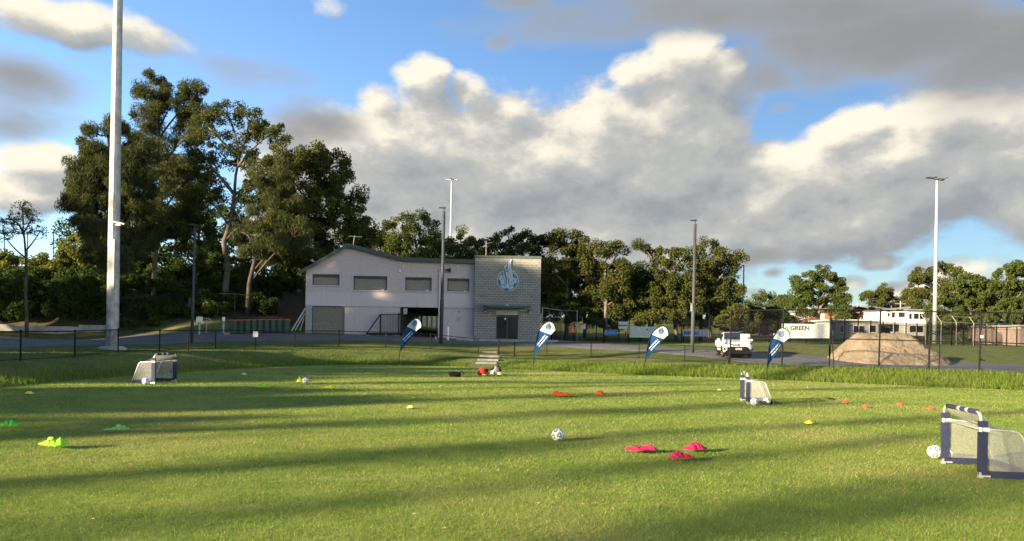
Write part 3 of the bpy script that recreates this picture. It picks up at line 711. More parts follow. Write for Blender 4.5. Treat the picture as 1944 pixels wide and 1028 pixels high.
# concrete apron, kerb and bollard by the entrance
q = MB()
ap = [on(872, 650, 57.2), on(1050, 654, 56.8), on(1060, 650, 59.3), on(880, 648, 59.4)]
q.add([(p.x, p.y, p.z+.12) for p in ap]+[(p.x, p.y, p.z-.3) for p in ap], [(0,1,2,3),(0,4,5,1),(1,5,6,2),(2,6,7,3),(3,7,4,0)]); tag(q.build('pavement', M_CONC), kind='structure')
p = on(882, 652, 56.6); kb = MB(); kb.box((0, 0, .12), (1.3, .25, .36)); ko = kb.build('kerb_block', M_CONC); ko.location = p; tag(ko, 'pale concrete kerb block lying beside the grey entrance block', 'kerb')
p = on(850, 650, 56); q = MB(); q.lathe([(.085, -.4), (.085, 1.02), (.07, 1.07), (0, 1.09)], 14); o = q.build('bollard', M_WHITE, None, True); o.location = p; tag(o, 'white steel bollard standing in front of the mauve brick wall', 'bollard')
p = on(827, 646, 56.5); q = MB(); q.lathe([(.1, 0), (.03, .3), (0, .31)], 8); o = q.build('road_marker', M_OFFW); o.location = p; tag(o, 'small white marker left of the thin dark lamp post at the passage', 'marker')

# ------------------------------------------------------------------ masts and lamp posts
def mast():
    p = on(213, 664, 33.2); t = thing('floodlight_mast', 'very tall galvanised mast rising out of the top of the picture on the left', 'mast', p)
    H = 26; lean = .30
    q = MB(); n = 12
    q.tube([(0, 0, -.3), (.0, 0, 6), (.02, 0, 14), (.05, 0, H)], [.27, .245, .20, .14], n); q.build('shaft', M_GALV, t)
    for z in (6.2, 13.0): 
        q = MB(); q.tube([(0, 0, z), (0, 0, z+.05)], [.255-.006*z+.02]*2, n); q.build('joint_ring', M_GALV, t)
    q = MB(); q.lathe([(.62, -.3), (.60, .05), (.45, .13), (0, .14)], 18); q.build('footing', M_CONC, t)
    zb = P(222, 425, 33.2).z-p.z
    q = MB(); q.tube([(.05, -.25, zb+.06), (.62, -.3, zb-.06)], .045, 6); q.box((.36, -.3, zb-.1), (.22, .12, .09)); q.build('camera_bracket', M_GALV, t)
    q = MB(); q.box((.13, -.25, 5.0-1.2), (.12, .1, 2.2)); q.build('conduit', M_GALV, t)
    q = MB(); q.box((-.02, -.22, .75), (.2, .06, .42)); q.build('access_hatch', M_GALV, t)
    q = MB()
    for z in (H-.3, H-1.5): q.box((.05, 0, z), (4.2, .12, .12))
    q.build('crossarm', M_GALV, t)
    for z in (H-.3, H-1.5):
        for k in range(4): q = MB(); q.box((.05-1.8+k*1.2, .3, z-.25), (.6, .3, .5)); q.build('floodlight', M_LAMPGREY, t)
mast()
def lamp_post(px, py, D, top, label, r=.075, box=True):
    p = on(px, py, D); t = thing('lamp_post', label, 'lamp post', p, 0, 'slim dark lamp posts along the road')
    H = P(px, top, D).z-p.z
    q = MB(); q.tube([(0, 0, -.2), (.03, 0, H*.32), (.04, 0, H*.33), (.07, 0, H-.25)], [r*1.25, r*1.25, r, r*.95], 10); q.build('pole', M_LAMPGREY, t, True)
    q = MB(); q.tube([(.07, 0, H-.26), (.07, 0, H-.02)], .035, 8); q.build('spigot', M_LAMPGREY, t)
    q = MB(); q.prism([(-.28, H-.01), (.18, H-.03), (.2, H+.03), (.1, H+.07), (-.27, H+.03)], -.14, .14); q.build('luminaire', M_LAMPGREY, t)
    if box:
        zb = H*.345; q = MB(); q.box((-.12 if px < 400 or px > 1000 else .0, -.1, zb), (.12, .1, .55)); q.build('control_box', M_GALV if px > 1000 else M_LAMPGREY, t)
    return t
lamp_post(364, 652, 45, 428, 'dark grey lamp post left of the green bins', .075)
lamp_post(837, 653, 52, 395, 'dark grey lamp post in front of the mauve brick building', .11)
lamp_post(1314, 671, 52, 419, 'dark grey lamp post just left of the white car', .11)
M_PALEP = plain('pale_pole', (.36, .37, .35), .55, .2, .1)
def stadium_light(px, D, top, base, label, kind):
    p = on(px, base, D); t = thing('stadium_light', label, 'floodlight', p, 0, 'pale sports floodlight poles')
    tp = P(px, top, D); H = tp.z-p.z; off = tp.x-p.x-0*H
    q = MB(); q.tube([(0, 0, -.3), (0, 0, H)], {0: [.19, .11], 1: [.27, .13], 2: [.12, .09]}[kind], 10); q.build('pole', M_PALEP, t, True)
    s = D/1400
    if kind == 0:
        q = MB(); q.tube([(-6*s, 0, H+3*s), (9*s, 0, H+2*s)], .06, 6); q.tube([(0, 0, H), (0, 0, H+3*s)], .06, 6); q.build('crossarm', M_LAMPGREY, t)
        for xx in (-8, -3, 8): q = MB(); q.box((xx*s, 0, H+1*s), (5*s, .4, 1.6*s), Matrix.Rotation(.25, 3, 'Y')); q.build('floodlight', M_OFFW, t)
    elif kind == 1:
        q = MB(); q.tube([(-8*s, 0, H+4*s), (0, 0, H), (12*s, -1, H+3*s)], .07, 6); q.build('crossarm', M_LAMPGREY, t)
        for xx, zz, w_ in ((-14, 5, 12), (5, 3, 9), (10, 1.5, 6), (-3, 6, 4)): q = MB(); q.box((xx*s, 0, H+zz*s), (w_*s, .5, 1.7*s), Matrix.Rotation(.06, 3, 'Y')); q.build('floodlight', M_LAMPGREY, t)
    else:
        q = MB(); q.box((-2*s, 0, H+1*s), (7*s, .3, 1.5*s)); q.build('floodlight', M_OFFW, t)
stadium_light(853, 105, 343, 620, 'white floodlight pole behind the trees above the brick building', 0)
stadium_light(1774, 92, 343, 645, 'tall pale floodlight pole at the right behind the soil heap', 1)
stadium_light(1410, 88, 505, 640, 'thin pale lamp pole behind the white car at the tree edge', 2)

# ------------------------------------------------------------------ fences
FG = 'black chain-link fence along the bank'
def chain_fence(label, posts, h, group=None, pitch=.06, midrail=False, r=.028, bottom=True, top=True, lean=0.0, wr=.0024):
    base = Vector(posts[0]); t = thing('chain_link_fence', label, 'fence', base, 0, group)
    pts = [Vector(p)-base for p in posts]
    for i, p in enumerate(pts):
        q = MB(); ln = Vector((lean*h, 0, 0)); q.tube([p+Vector((0, 0, -.3)), p+Vector((0, 0, h+.03))+ln], r, 8); q.sphere(p+Vector((0, 0, h+.03))+ln, r*1.3, 8, 5); q.build('post', M_BLACK, t)
    def rail(z, rr, nm):
        q = MB()
        for a, b in zip(pts, pts[1:]): q.tube([a+Vector((lean*z, 0, z)), b+Vector((lean*z, 0, z))], rr, 6)
        q.build(nm, M_BLACK, t)
    if top: rail(h, .021 if h < 2 else .030, 'top_rail')
    if midrail: rail(h*.5, .026, 'middle_rail')
    if bottom: rail(.05, .012, 'bottom_wire')
    q = MB()
    for a, b in zip(pts, pts[1:]): chain_mesh(q, a, b, .05, h, pitch, wr)
    w = q.build('wire_mesh', M_WIRE, t); w['kind'] = 'stuff'
    return t
def onP(px, D): return on(px, 670, D)
lowL = [on(px, 670, D) for px, D in ((-60,22.2),(39,24.3),(142,26.8),(224,30.8),(303,34.2),(357,36.3),(409,38.5),(485,41.2),(559,43.2),(643,45.2),(732,46.7),(817,48.2),(908,48.4))]
chain_fence('low black chain-link fence along the left bank up to the concrete steps', lowL, .97, FG)
lowR = [on(px, 670, D) for px, D in ((977,48.3),(1038,49.2),(1122,49.3),(1213,47.5),(1300,45.2),(1383,40.9))]
chain_fence('low black chain-link fence right of the open gate, ending behind the car', lowR, .95, FG)
tall = [on(px, 690, D) for px, D in ((1385,40.6),(1484,38.6),(1574,38.2),(1668,37.8),(1763,37.4),(1859,37.0),(1957,36.6),(2056,36.2))]
tf = chain_fence('tall black chain-link fence in front of the soil heap at the right', tall, 3.02, FG, .07, True, .042, lean=.02, wr=.0042)
b0 = tf.location
for a, b, nm in (((1579,617),(1583,703),'brace_post'), ((1378,634),(1386,697),'brace_post')):
    q = MB(); q.tube([P(*a, 37.6 if a[0] > 1500 else 40)-b0, P(*b, 37.3 if a[0] > 1500 else 39.6)-b0], .026, 6); q.build(nm, M_BLACK, tf)
q = MB(); q.tube([P(1766,643,37.1)-b0, P(1766,626,37.1)-b0, P(1785,636,36.6)-b0, P(1782,714,36.4)-b0], .026, 6); q.build('brace_post', M_BLACK, tf)
for px, py in ((1768, 633), (1862, 703), (1861, 683)):
    q = MB(); pp = P(px, py, 36.95)-b0; q.box(pp, (.1, .06, .14)); q.tube([pp, pp+Vector((.2, -.05, -.05))], .03, 6); q.build('latch', M_BLACK, tf)
p = P(1414.5, 646, 39.9); o = MB(); o.box((0, 0, 0), (.52, .015, .66)); s = o.build('blank_sign', M_OFFW); s.location = p; tag(s, 'blank white board wired to the tall black fence beside the car', 'sign')
p = P(1864, 639.5, 36.9); o = MB(); o.box((0, 0, 0), (.13, .01, .13)); s = o.build('fence_tag', M_WHITE); s.location = p; tag(s, 'tiny white tag on the tall black fence post at far right', 'tag')
p = P(485, 635, 41.05); o = MB(); o.box((0, 0, 0), (.29, .012, .31)); s = o.build('paper_notice', M_WHITE); s.location = p; tag(s, 'white paper notice on the low fence below the green bins', 'sign')
# open pedestrian gate right of the steps
ga = on(947, 674, 48.4); gt = thing('pedestrian_gate', 'small black chain-link gate swung open beside the concrete steps', 'gate', ga)
gb = on(976, 678, 48.0)-ga
q = MB()
for v in (Vector((0, 0, 0)), Vector((gb.x, gb.y-.1, gb.z))): q.tube([v+Vector((0, 0, .02)), v+Vector((0, 0, .97))], .028, 6)
for z in (.05, .95): q.tube([Vector((0, 0, z)), Vector((gb.x, gb.y-.1, gb.z+z))], .024, 6)
q.build('gate_frame', M_BLACK, gt); q = MB(); chain_mesh(q, (0, 0, 0), (gb.x, gb.y-.1, gb.z), .05, .95); tag(q.build('wire_mesh', M_WIRE, gt), kind='stuff')
q = MB(); q.tube([(-.03, .02, -.3), (-.03, .02, 1.05)], .05, 8); q.build('hinge_post', M_BLACK, gt)
q = MB(); q.box((gb.x-.07, gb.y-.14, .82), (.09, .05, .14)); q.build('latch', M_BLACK, gt)
# concrete steps cut into the bank
M_STEP = mat_concrete('worn_step', (.10, .098, .09), (.21, .205, .19), 3)
st = thing('garden_steps', 'four weathered concrete slab steps down the grass bank', 'steps', (0, 0, 0))
for i, (x0, x1, yy) in enumerate(((915, 947.5, 670), (911, 948, 678), (907, 946, 685), (903.5, 943, 691))):
    c_ = GT((x0+x1)/2, yy, 38, 52); D = c_.y; a = P(x0, yy, D); b = P(x1, yy, D); zz = c_.z+.10
    q = MB(); q.bb(a.x, b.x, D-.36, D+.36, zz-.12, zz); q.build('tread', M_STEP, st)
    q = MB(); q.bb(a.x+.03, b.x-.03, D-.33, D-.28, zz-.55, zz-.121); q.build('riser', M_LAMPGREY, st)
# black palisade fences behind the road
def palisade(label, pts, h, gap=.125, group='black palisade fences behind the road', step=2.4):
    base = Vector(pts[0]); t = thing('palisade_fence', label, 'fence', base, 0, group); pl = MB(); rl_ = MB()
    for a, b in zip(pts, pts[1:]):
        a, b = Vector(a)-base, Vector(b)-base; Lh = (b-a).length; n = max(1, round(Lh/step))
        for i in range(n+1):
            p = a.lerp(b, i/n); p.z = tz(p.x+base.x, p.y+base.y)-base.z
            if i < n or (Vector(b)+base-Vector(pts[-1])).length < .01: q = MB(); q.bb(p.x-.04, p.x+.04, p.y-.04, p.y+.04, p.z-.3, p.z+h+.08); q.build('post', M_BLACK, t)
            if i < n:
                p2 = a.lerp(b, (i+1)/n); p2.z = tz(p2.x+base.x, p2.y+base.y)-base.z
                for zz in (.18, h-.25): rl_.tube([p+Vector((0, -.02, zz)), p2+Vector((0, -.02, zz))], .022, 4)
                m_ = int((p2-p).length/gap)
                for k in range(1, m_):
                    c_ = p.lerp(p2, k/m_); pl.bb(c_.x-.0125, c_.x+.0125, c_.y-.055, c_.y-.035, c_.z+.06, c_.z+h)
    rl_.build('rails', M_BLACK, t); o = pl.build('palings', M_BLACK, t); o['kind'] = 'stuff'
    return t
palisade('black palisade fence behind the verge, carrying the sponsor boards', [on(1147,650,66), on(1240,650,67), on(1400,650,67), on(1482,650,66)], 2.1)
palisade('black palisade fence running away behind the soil heap at right', [on(1578,650,63.5), on(1603,650,65), on(1760,655,75), on(1930,658,85), on(1990,660,90)], 2.15)
palisade('black palisade fence behind the printed banner', [on(1484,650,66.3), on(1577,650,64)], 2.1)
palisade('black palisade gates across the driveway beside the block tower', [on(1046,648,63), on(1090,650,65), on(1145,652,66)], 1.95, .12)
palisade('low dark picket fence among the trees behind the white and green board', [on(1090,645,76), on(1500,645,78)], 1.7, .13)
# mesh cage right of the block tower
pc = [on(1029,645,64), on(1042,640,70), on(1065,640,67), on(1095,645,66)]
base = pc[0]; cg = thing('mesh_screen', 'tall galvanised screen fence with dark mesh beside the block tower', 'fence', base)
for p in pc:
    q = MB(); v = p-base; q.tube([v+Vector((0, 0, -.2)), v+Vector((0, 0, 2.85))], .04, 8); q.build('post', M_GALV, cg)
q = MB(); q.tube([v_-base+Vector((0, 0, 2.85)) for v_ in (pc[0], pc[2], pc[3])], .03, 6); q.build('top_rail', M_GALV, cg)
q = MB(); chain_mesh(q, (0, 0, 0), pc[2]-base, .05, 2.8, .05, .004); chain_mesh(q, pc[2]-base, pc[3]-base, .05, 2.8, .05, .004); tag(q.build('wire_mesh', M_WIRE, cg), kind='stuff')

# ------------------------------------------------------------------ boards and banners on the far fence
def board(name, label, rc, D, mat, cat='sign', th=.03):
    a = P(rc[0], (rc[1]+rc[3])/2, D); b = P(rc[2], (rc[1]+rc[3])/2, D); zt = P((rc[0]+rc[2])/2, rc[1], D).z; zb = P((rc[0]+rc[2])/2, rc[3], D).z
    t = thing(name, label, cat, (a.x, D, zb)); w_, h_ = b.x-a.x, zt-zb
    q = MB(); q.bb(0, w_, -th, 0, 0, h_); q.build('panel', mat, t); return t, w_, h_
def rects(t, w_, h_, items, th=.03):
    for nm, mt, polys in items:
        q = MB()
        for pl in polys:
            if len(pl) == 4 and not isinstance(pl[0], tuple): x0, x1, z0, z1 = pl; q.bb(x0*w_, x1*w_, -th-.006, -th-.001, z0*h_, z1*h_)
            else: q.prism([(x*w_, z*h_) for x, z in pl], -th-.006, -th-.001)
        q.build(nm, mt, t)
M_GREEN = plain('banner_green', (.16, .42, .17), .6, 0, .1); M_PGREEN = plain('pale_green_print', (.42, .60, .34), .6, 0, .1); M_CYAN = plain('cyan_print', (.20, .47, .58), .6); M_FAINT = plain('faint_print', (.46, .50, .48), .6); M_RED = plain('red_sign', (.50, .05, .04), .55); M_BLUEB = plain('blue_banner', (.10, .24, .55), .6)
t, w_, h_ = board('sponsor_banner', 'white banner with green disc and dark GREEN lettering behind the last flag', (1484, 615.5, 1574.5, 643.5), 63.2, M_OFFW, 'banner')
rects(t, w_, h_, [('disc', M_GREEN, [[(.098+.056*math.cos(a), .64+.20*math.sin(a)) for a in np.linspace(0, 2*math.pi, 24, False)]]),
                  ('fine_print', M_FAINT, [(.56, .93, .66, .675), (.52, .88, .56, .572), (.55, .9, .46, .47), (.62, .86, .80, .812), (.55, .90, .33, .35)])])
me = text_mesh('GREEN', .52, .004, .016); me.materials.append(plain('dark_green_print', (.02, .05, .03))); o = mobj('lettering', me, t); o.rotation_euler = (math.pi/2, 0, 0); o.location = (.175*w_, -.035, .58*h_)
o.data.transform(Matrix.Scale(1.02, 4, (1, 0, 0)))
me = text_mesh('OPTIONS', .28); me.materials.append(plain('grey_green_print', (.22, .28, .24))); o = mobj('lettering', me, t); o.rotation_euler = (math.pi/2, 0, 0); o.location = (.175*w_, -.035, .37*h_); o.data.transform(Matrix.Scale(1.18, 4, (1, 0, 0)))
me = text_mesh('wild one', .27); me2 = me
t, w_, h_ = board('sponsor_board', 'white board with green leaf and pale green base strip behind the third flag', (1195, 620.5, 1258, 641.5), 66.2, M_OFFW)
rects(t, w_, h_, [('base_strip', M_PGREEN, [(0, 1, .02, .16)]), ('leaf_emblem', M_PGREEN, [[(.27,.92),(.33,.72),(.30,.55),(.26,.70)], [(.33,.86),(.38,.66),(.34,.46),(.31,.62)], [(.31,.62),(.40,.50),(.36,.40),(.33,.48)]]),
                  ('shield_emblem', M_CYAN, [[(.57,.88),(.65,.93),(.73,.88),(.72,.62),(.65,.38),(.58,.62)]]), ('figure_emblem', M_DKTXT, [[(.50,.86),(.53,.78),(.56,.80),(.55,.66),(.51,.70)]]), ('fine_print', M_FAINT, [(.03, .52, .29, .32), (.55, .64, .29, .32)])])
me2.materials.append(M_FAINT); o = mobj('lettering', me2, t); o.rotation_euler = (math.pi/2, 0, 0); o.location = (.03*w_, -.036, .47*h_)
t, w_, h_ = board('notice_board', 'white board with a dark middle stripe above the red cylinder on the fence', (1174, 611, 1191.5, 624.5), 65.8, M_OFFW)
rects(t, w_, h_, [('stripe', M_DKTXT, [(.02, .98, .36, .52)]), ('emblem', M_FAINT, [(.1, .2, .74, .9), (.82, .92, .7, .92)]), ('fine_print', M_FAINT, [(.3, .75, .18, .22)])])
p = P(1188, 639, 65.6); q = MB(); q.lathe([(.0, 0), (.09, 0), (.09, .42), (.05, .5), (.03, .58), (0, .58)], 10); o = q.build('red_cylinder', M_RED, None, True); o.location = p; tag(o, 'red cylinder with pale cap hung on the fence left of the leaf board', 'cylinder')
q = MB(); q.box((0, 0, .53), (.12, .12, .1)); q.build('cap', M_OFFW, o)
t, w_, h_ = board('warning_sign', 'small red sign on the black driveway gate', (1080.5, 622, 1093.5, 632), 64.0, M_RED, th=.02); rects(t, w_, h_, [('symbol', M_OFFW, [(.35, .65, .45, .6), (.2, .8, .15, .22), (.42, .58, .62, .82)])], .02)
t, w_, h_ = board('gate_notice', 'white notice with red heading on the driveway gate, right of the red sign', (1099, 615, 1111.5, 625), 65.2, M_OFFW, th=.02); rects(t, w_, h_, [('heading', M_RED, [(.06, .94, .72, .92)]), ('fine_print', M_FAINT, [(.3, .85, .3, .36), (.4, .8, .15, .2)])], .02)
q = MB(); 
t, w_, h_ = board('blue_banner', 'faded blue banner low behind the fence, left of the white boards', (1144, 626.5, 1171, 637), 72, M_BLUEB, 'banner'); rects(t, w_, h_, [('pale_print', M_FAINT, [(.0, .25, .1, .9), (.45, .9, .4, .5)])])
t, w_, h_ = board('blue_white_banner', 'half blue and half white banner low behind the fence, left of the car', (1296, 626, 1345, 639), 72, M_OFFW, 'banner'); rects(t, w_, h_, [('blue_print', M_BLUEB, [(.03, .62, .22, .72)]), ('lettering', M_FAINT, [(.08, .5, .42, .54)])])

# ------------------------------------------------------------------ teardrop flags
M_FLWHITE = mat_leaf('flag_white', (.62, .63, .68), (.62, .63, .68), .3); M_FLBLUE = mat_leaf('flag_blue', (.018, .068, .185), (.018, .068, .185), .25); M_FLPRINT = plain('flag_print_white', (.66, .68, .72), .7, 0, .05); M_EMB = plain('emblem_blue', (.05, .13, .26), .7)
ZS = 85/1028*37.2/1400                                     # metres per unit of the traced outline
def FPt(u, v): return ((u-100)*ZS, (1173-v)*ZS)
POLE = [(95,1173),(103,1000),(120,860),(150,600),(188,400),(238,262),(300,165),(380,92),(460,62),(540,78),(592,132),(620,210),(628,268)]
def curve(pts, n=6):
    out = []; p = [Vector((a, b, 0)) for a, b in pts]
    for i in range(len(p)-1):
        p0, p1, p2, p3 = p[max(i-1, 0)], p[i], p[i+1], p[min(i+2, len(p)-1)]
        for k in range(n):
            t = k/n; q = .5*((2*p1)+(p2-p0)*t+(2*p0-5*p1+4*p2-p3)*t*t+(3*p1-p0-3*p2+p3)*t**3); out.append((q.x, q.y))
    return out+[pts[-1]]
def wave(x, z, ph): return .035*math.sin(z*3.1+ph)*min(1, max(0, x)*2)+.02*math.sin(x*7+z*2+ph)
def flag_cloth(name, left, right, mat, parent, ph, n=14, y=0.0, wave=wave):
    """sheet between two traced edges, gently rippled"""
    vs = []; fs = []; m = len(left)
    for (a, b) in zip(left, right):
        for k in range(n+1):
            t = k/n; u = a[0]+(b[0]-a[0])*t; v = a[1]+(b[1]-a[1])*t; x, z = FPt(u, v); vs.append((x, wave(x, z, ph)+y, z))
    for i in range(m-1):
        for k in range(n): j = i*(n+1)+k; fs.append((j, j+1, j+n+2, j+n+1))
    me = bpy.data.meshes.new(name); me.from_pydata(vs, [], fs); me.materials.append(mat); me.polygons.foreach_set('use_smooth', [True]*len(fs)); me.update()
    return mobj(name, me, parent)
def at_pole(v):
    c = curve(POLE, 8)[:8*9]
    for a, b in zip(c, c[1:]):
        if b[1] <= v <= a[1]: t = (a[1]-v)/(a[1]-b[1]+1e-9); return (a[0]+(b[0]-a[0])*t, v)
    return c[-1]
FGRP = 'blue and white teardrop flags along the pitch edge'
def flag(px, py, yaw, sc, ph, label, tilt=0.0, amp=1.0):
    def wave(x, z, ph): return amp*(.045*math.sin(z*3.1+ph)*min(1, max(0, x)*2)+.03*math.sin(x*7+z*2+ph))
    p = G(px, py); p.z = tz(p.x, p.y)-.02; t = thing('teardrop_flag', label, 'flag', p, yaw, FGRP); t.scale = (sc, sc, sc); t.rotation_euler = (0, tilt, yaw)
    q = MB(); c = [FPt(*v) for v in curve(POLE, 5)]; q.tube([(x, .0 if i < 14 else wave(x, z, ph)*min(1, (i-14)/10), z) for i, (x, z) in enumerate(c)], [.019]*14+[.024]*(len(c)-14), 6); q.build('pole', M_BLACK, t, True)
    q = MB(); q.tube([(0, 0, .25), (0, 0, -.15)], [.03, .012], 6); q.build('ground_spike', M_LAMPGREY, t)
    # white head: from the tip line down to the slanted colour change
    cr = curve(POLE, 8)
    hl_ = [(q_[0]+8, q_[1]+6) for q_ in cr if q_[1] < 268]
    k0 = min(range(len(hl_)), key=lambda i: hl_[i][1]); lf = hl_[:k0+1][::-1]; rt = hl_[k0:]
    # resample both edges by fraction
    def rs(e, n):
        e = np.array(e); d = np.append(0, np.cumsum(np.hypot(*np.diff(e, axis=0).T))); s = np.linspace(0, d[-1], n); return list(zip(np.interp(s, d, e[:, 0]), np.interp(s, d, e[:, 1])))
    lf = rs(lf+[(238, 268)], 14); rt = rs(rt+[(608, 272), (515, 366)], 14)
    flag_cloth('white_panel', lf, rt, M_FLWHITE, t, ph, wave=wave)
    n = 14; lb = [at_pole(268+(862-268)*i/(n-1)) for i in range(n)]; lb = [(a+6, b) for a, b in lb]; rb = [(515+(142-515)*i/(n-1), 366+(862-366)*i/(n-1)) for i in range(n)]
    flag_cloth('blue_panel', lb, rb, M_FLBLUE, t, ph, wave=wave)
    def decal(name, polys, mat):
        q = MB()
        for pl in polys:
            pts = [FPt(*v) for v in pl]; q.add([(x, wave(x, z, ph)-.012, z) for x, z in pts], [tuple(range(len(pts)))])
            q.add([(x, wave(x, z, ph)+.012, z) for x, z in pts], [tuple(range(len(pts)))[::-1]])
        return q.build(name, mat, t)
    ring = []
    for i in range(20):
        a, b = 2*math.pi*i/20, 2*math.pi*(i+1)/20; ring.append([(450+66*math.cos(a), 182+66*math.sin(a)), (450+66*math.cos(b), 182+66*math.sin(b)), (450+48*math.cos(b), 182+48*math.sin(b)), (450+48*math.cos(a), 182+48*math.sin(a))])
    decal('emblem', ring+[[(490,85),(466,115),(462,150),(474,190),(462,225),(486,200),(490,160),(482,125)], [(452,105),(432,135),(436,175),(448,200),(436,232),(458,205),(460,175),(446,145)], [(410,180),(424,160),(430,200),(418,214)], [(486,215),(500,190),(494,170),(504,172),(506,200)]], M_EMB)
    d = Vector((375-190, 380-600, 0)).normalized(); nn = Vector((-d.y, d.x, 0)); words = []
    for (u, v, lst) in ((190, 602, (88, 62, 92, 16)), (232, 636, (60, 50, 70, 78))):
        s = 0
        for w in lst:
            k = 0
            while k < w:
                o = Vector((u, v, 0))+d*(s+k); e = min(9, w-k)
                words.append([tuple((o+nn*z_+d*x_)[:2]) for x_, z_ in ((0, -11), (e, -11), (e, 13), (0, 13))]); k += 11.5
            s += w+14
    decal('lettering', words, M_FLPRINT)
    decal('fine_print', [[(395,280),(500,300),(500,304),(395,284)], [(420,296),(480,308),(480,311),(420,299)]], M_FAINT)
flag(757, 692.5, -.25, 1.05, .3, 'teardrop flag leftmost of the four, in front of the sliding gate', .05, 1.6)
flag(1012.5, 702.5, .1, 1.07, 1.9, 'teardrop flag second from the left, below the mesh screen', -.02, .7)
flag(1222.5, 711.5, .0, 1.02, 3.1, 'teardrop flag third from the left, overlapping the leaf board', .03, 1.2)
flag(1456, 722.5, .15, 1.04, 4.4, 'teardrop flag rightmost of the four, in front of the GREEN banner', -.045, 1.7)

# ------------------------------------------------------------------ small folding goals
def goal_proto(name, label):
    t = thing(name, label, 'goal', (0, 0, 0), 0, 'small folding goals on the pitch'); Wd, H, Dp = 1.2, .90, .74
    # local: opening in the plane x = 0, depth towards +x, width along y
    for y in (0, Wd):
        q = MB(); q.tube([(0, y, .0), (0, y, H-.13)], .019, 10); q.build('post', M_ALU, t, True)
        for z0, z1 in ((.085, .635), (.705, .785)):
            q = MB(); q.box((.022, y, (z0+z1)/2), (.11, .062, z1-z0)); o = q.build('post_pad', M_NAVY, t)
        q = MB(); q.tube([(0, y, .645), (0, y, .695)], .03, 10); q.build('clamp', M_ALU, t)
        q = MB(); q.box((.06, y, .67), (.09, .03, .045)); q.build('hinge', M_WHITE, t)
        s = 1 if y == 0 else -1
        q = MB(); q.tube([(0, y, H-.135), (0, y+s*.006, H-.08), (0, y+s*.035, H-.03), (0, y+s*.085, H-.004), (0, y+s*.13, H)], .021, 10); q.build('corner_elbow', M_ALU, t, True)
        c = [(.02, y, .672), (.2, y, .668), (.40, y, .655), (.475, y, .635), (.515, y, .585), (.60, y, .36), (Dp, y, .03)]
        q = MB(); q.tube(c, .0135, 8); q.build('side_frame', M_ALU, t, True)
        q = MB(); q.box((.05, y, .028), (.15, .022, .022)); q.box((0, y, .02), (.055, .055, .04)); q.build('foot', M_ALU, t)
        n = MB(); pr = [(.03, .10), (.70, .10)]+[(x, z) for x, _, z in c[::-1]][1:]
        yy = y+s*.004
        n.add([(x, yy, z) for x, z in pr], [tuple(range(len(pr)))]); n.build('side_net', M_NET, t)
        q = MB(); q.box((.37, y, .052), (.70, .012, .098)); q.build('skirt', M_NAVY, t)
    q = MB(); q.tube([(0, .12, H), (0, Wd-.12, H)], .034, 10); q.build('crossbar_pad', M_NAVY, t, True)
    q = MB()
    for yy in (.36, .62): q.tube([(0, yy, H), (0, yy+.09, H)], .0365, 10)
    q.build('strap', M_ALU, t, True)
    q = MB(); q.tube([(Dp, 0, .03), (Dp, Wd, .03)], .0135, 8); q.build('back_bar', M_ALU, t, True)
    q = MB(); q.tube([(0, 0, .67), (0, Wd, .67)], .008, 6); q.build('tension_cord', M_ALU, t, True)
    # top and back net in one cloth, sagging between crossbar and frame
    rows_ = [(.01, H-.03), (.07, .80), (.16, .735), (.28, .69), (.40, .655), (.475, .63), (.515, .58), (.60, .36), (.70, .11)]
    vs = []; fs = []; n = 10
    for i, (x, z) in enumerate(rows_):
        for k in range(n+1): tt = k/n; sag = math.sin(math.pi*tt)*(.05 if 0 < i < 5 else .015); vs.append((x-sag*.4*(i > 5), tt*Wd, z-sag))
    for i in range(len(rows_)-1):
        for k in range(n): j = i*(n+1)+k; fs.append((j, j+1, j+n+2, j+n+1))
    q = MB(); q.add(vs, fs); q.build('top_net', M_NET, t, True)
    q = MB(); q.box((Dp-.02, Wd/2, .052), (.012, Wd, .098)); q.build('back_skirt', M_NAVY, t)
    return t
gl = goal_proto('folding_goal', 'small folding goal nearest the camera at the right edge')
def place_goal(o, near, far, flip):
    a, b = G(*near), G(*far); d = (b-a); ang = math.atan2(d.y, d.x)-math.pi/2
    o.location = a; o.rotation_euler = (0, 0, ang); o.scale = (-1 if flip else 1, d.length/1.2, 1)
place_goal(gl, (1861, 908), (1791, 881), False)
g2 = copy_tree(gl); g2['label'] = 'small folding goal in the middle distance beside two footballs'; place_goal(g2, (1418.5, 767), (1407, 761), False)
g3 = copy_tree(gl); g3['label'] = 'small folding goal at the far left below the tall mast'; place_goal(g3, (292.5, 729), (333, 725), True)
# fallen leaves on the near goal
for i, (u, v, z) in enumerate(((-.04, .42, .885), (.02, .40, .86), (-.03, 1.05, .87))): pass

# ------------------------------------------------------------------ footballs
def ball_mesh():
    import bmesh
    bm = bmesh.new(); bmesh.ops.create_icosphere(bm, subdivisions=5, radius=.108)
    ph = (1+5**.5)/2; ax = [Vector(v).normalized() for v in ((0,1,ph),(0,-1,ph),(0,1,-ph),(0,-1,-ph),(1,ph,0),(-1,ph,0),(1,-ph,0),(-1,-ph,0),(ph,0,1),(ph,0,-1),(-ph,0,1),(-ph,0,-1))]
    for f in bm.faces:
        n = f.calc_center_median().normalized(); f.smooth = True
        k = max(range(12), key=lambda i: ax[i].dot(n)); c = ax[k]; a = math.degrees(math.acos(min(1, c.dot(n))))
        e = c.orthogonal().normalized(); g = c.cross(e); th = math.atan2(n.dot(g), n.dot(e))
        rad = 20.5+3.0*math.cos(3*th)
        f.material_index = 1 if rad-10.5 < a < rad else 0
    me = bpy.data.meshes.new('football'); bm.to_mesh(me); bm.free()
    me.materials.append(plain('ball_white', (.58, .63, .58), .5, 0, .05)); me.materials.append(plain('ball_black', (.012, .02, .022), .4)); return me
BM_ = ball_mesh(); rb = random.Random(5)
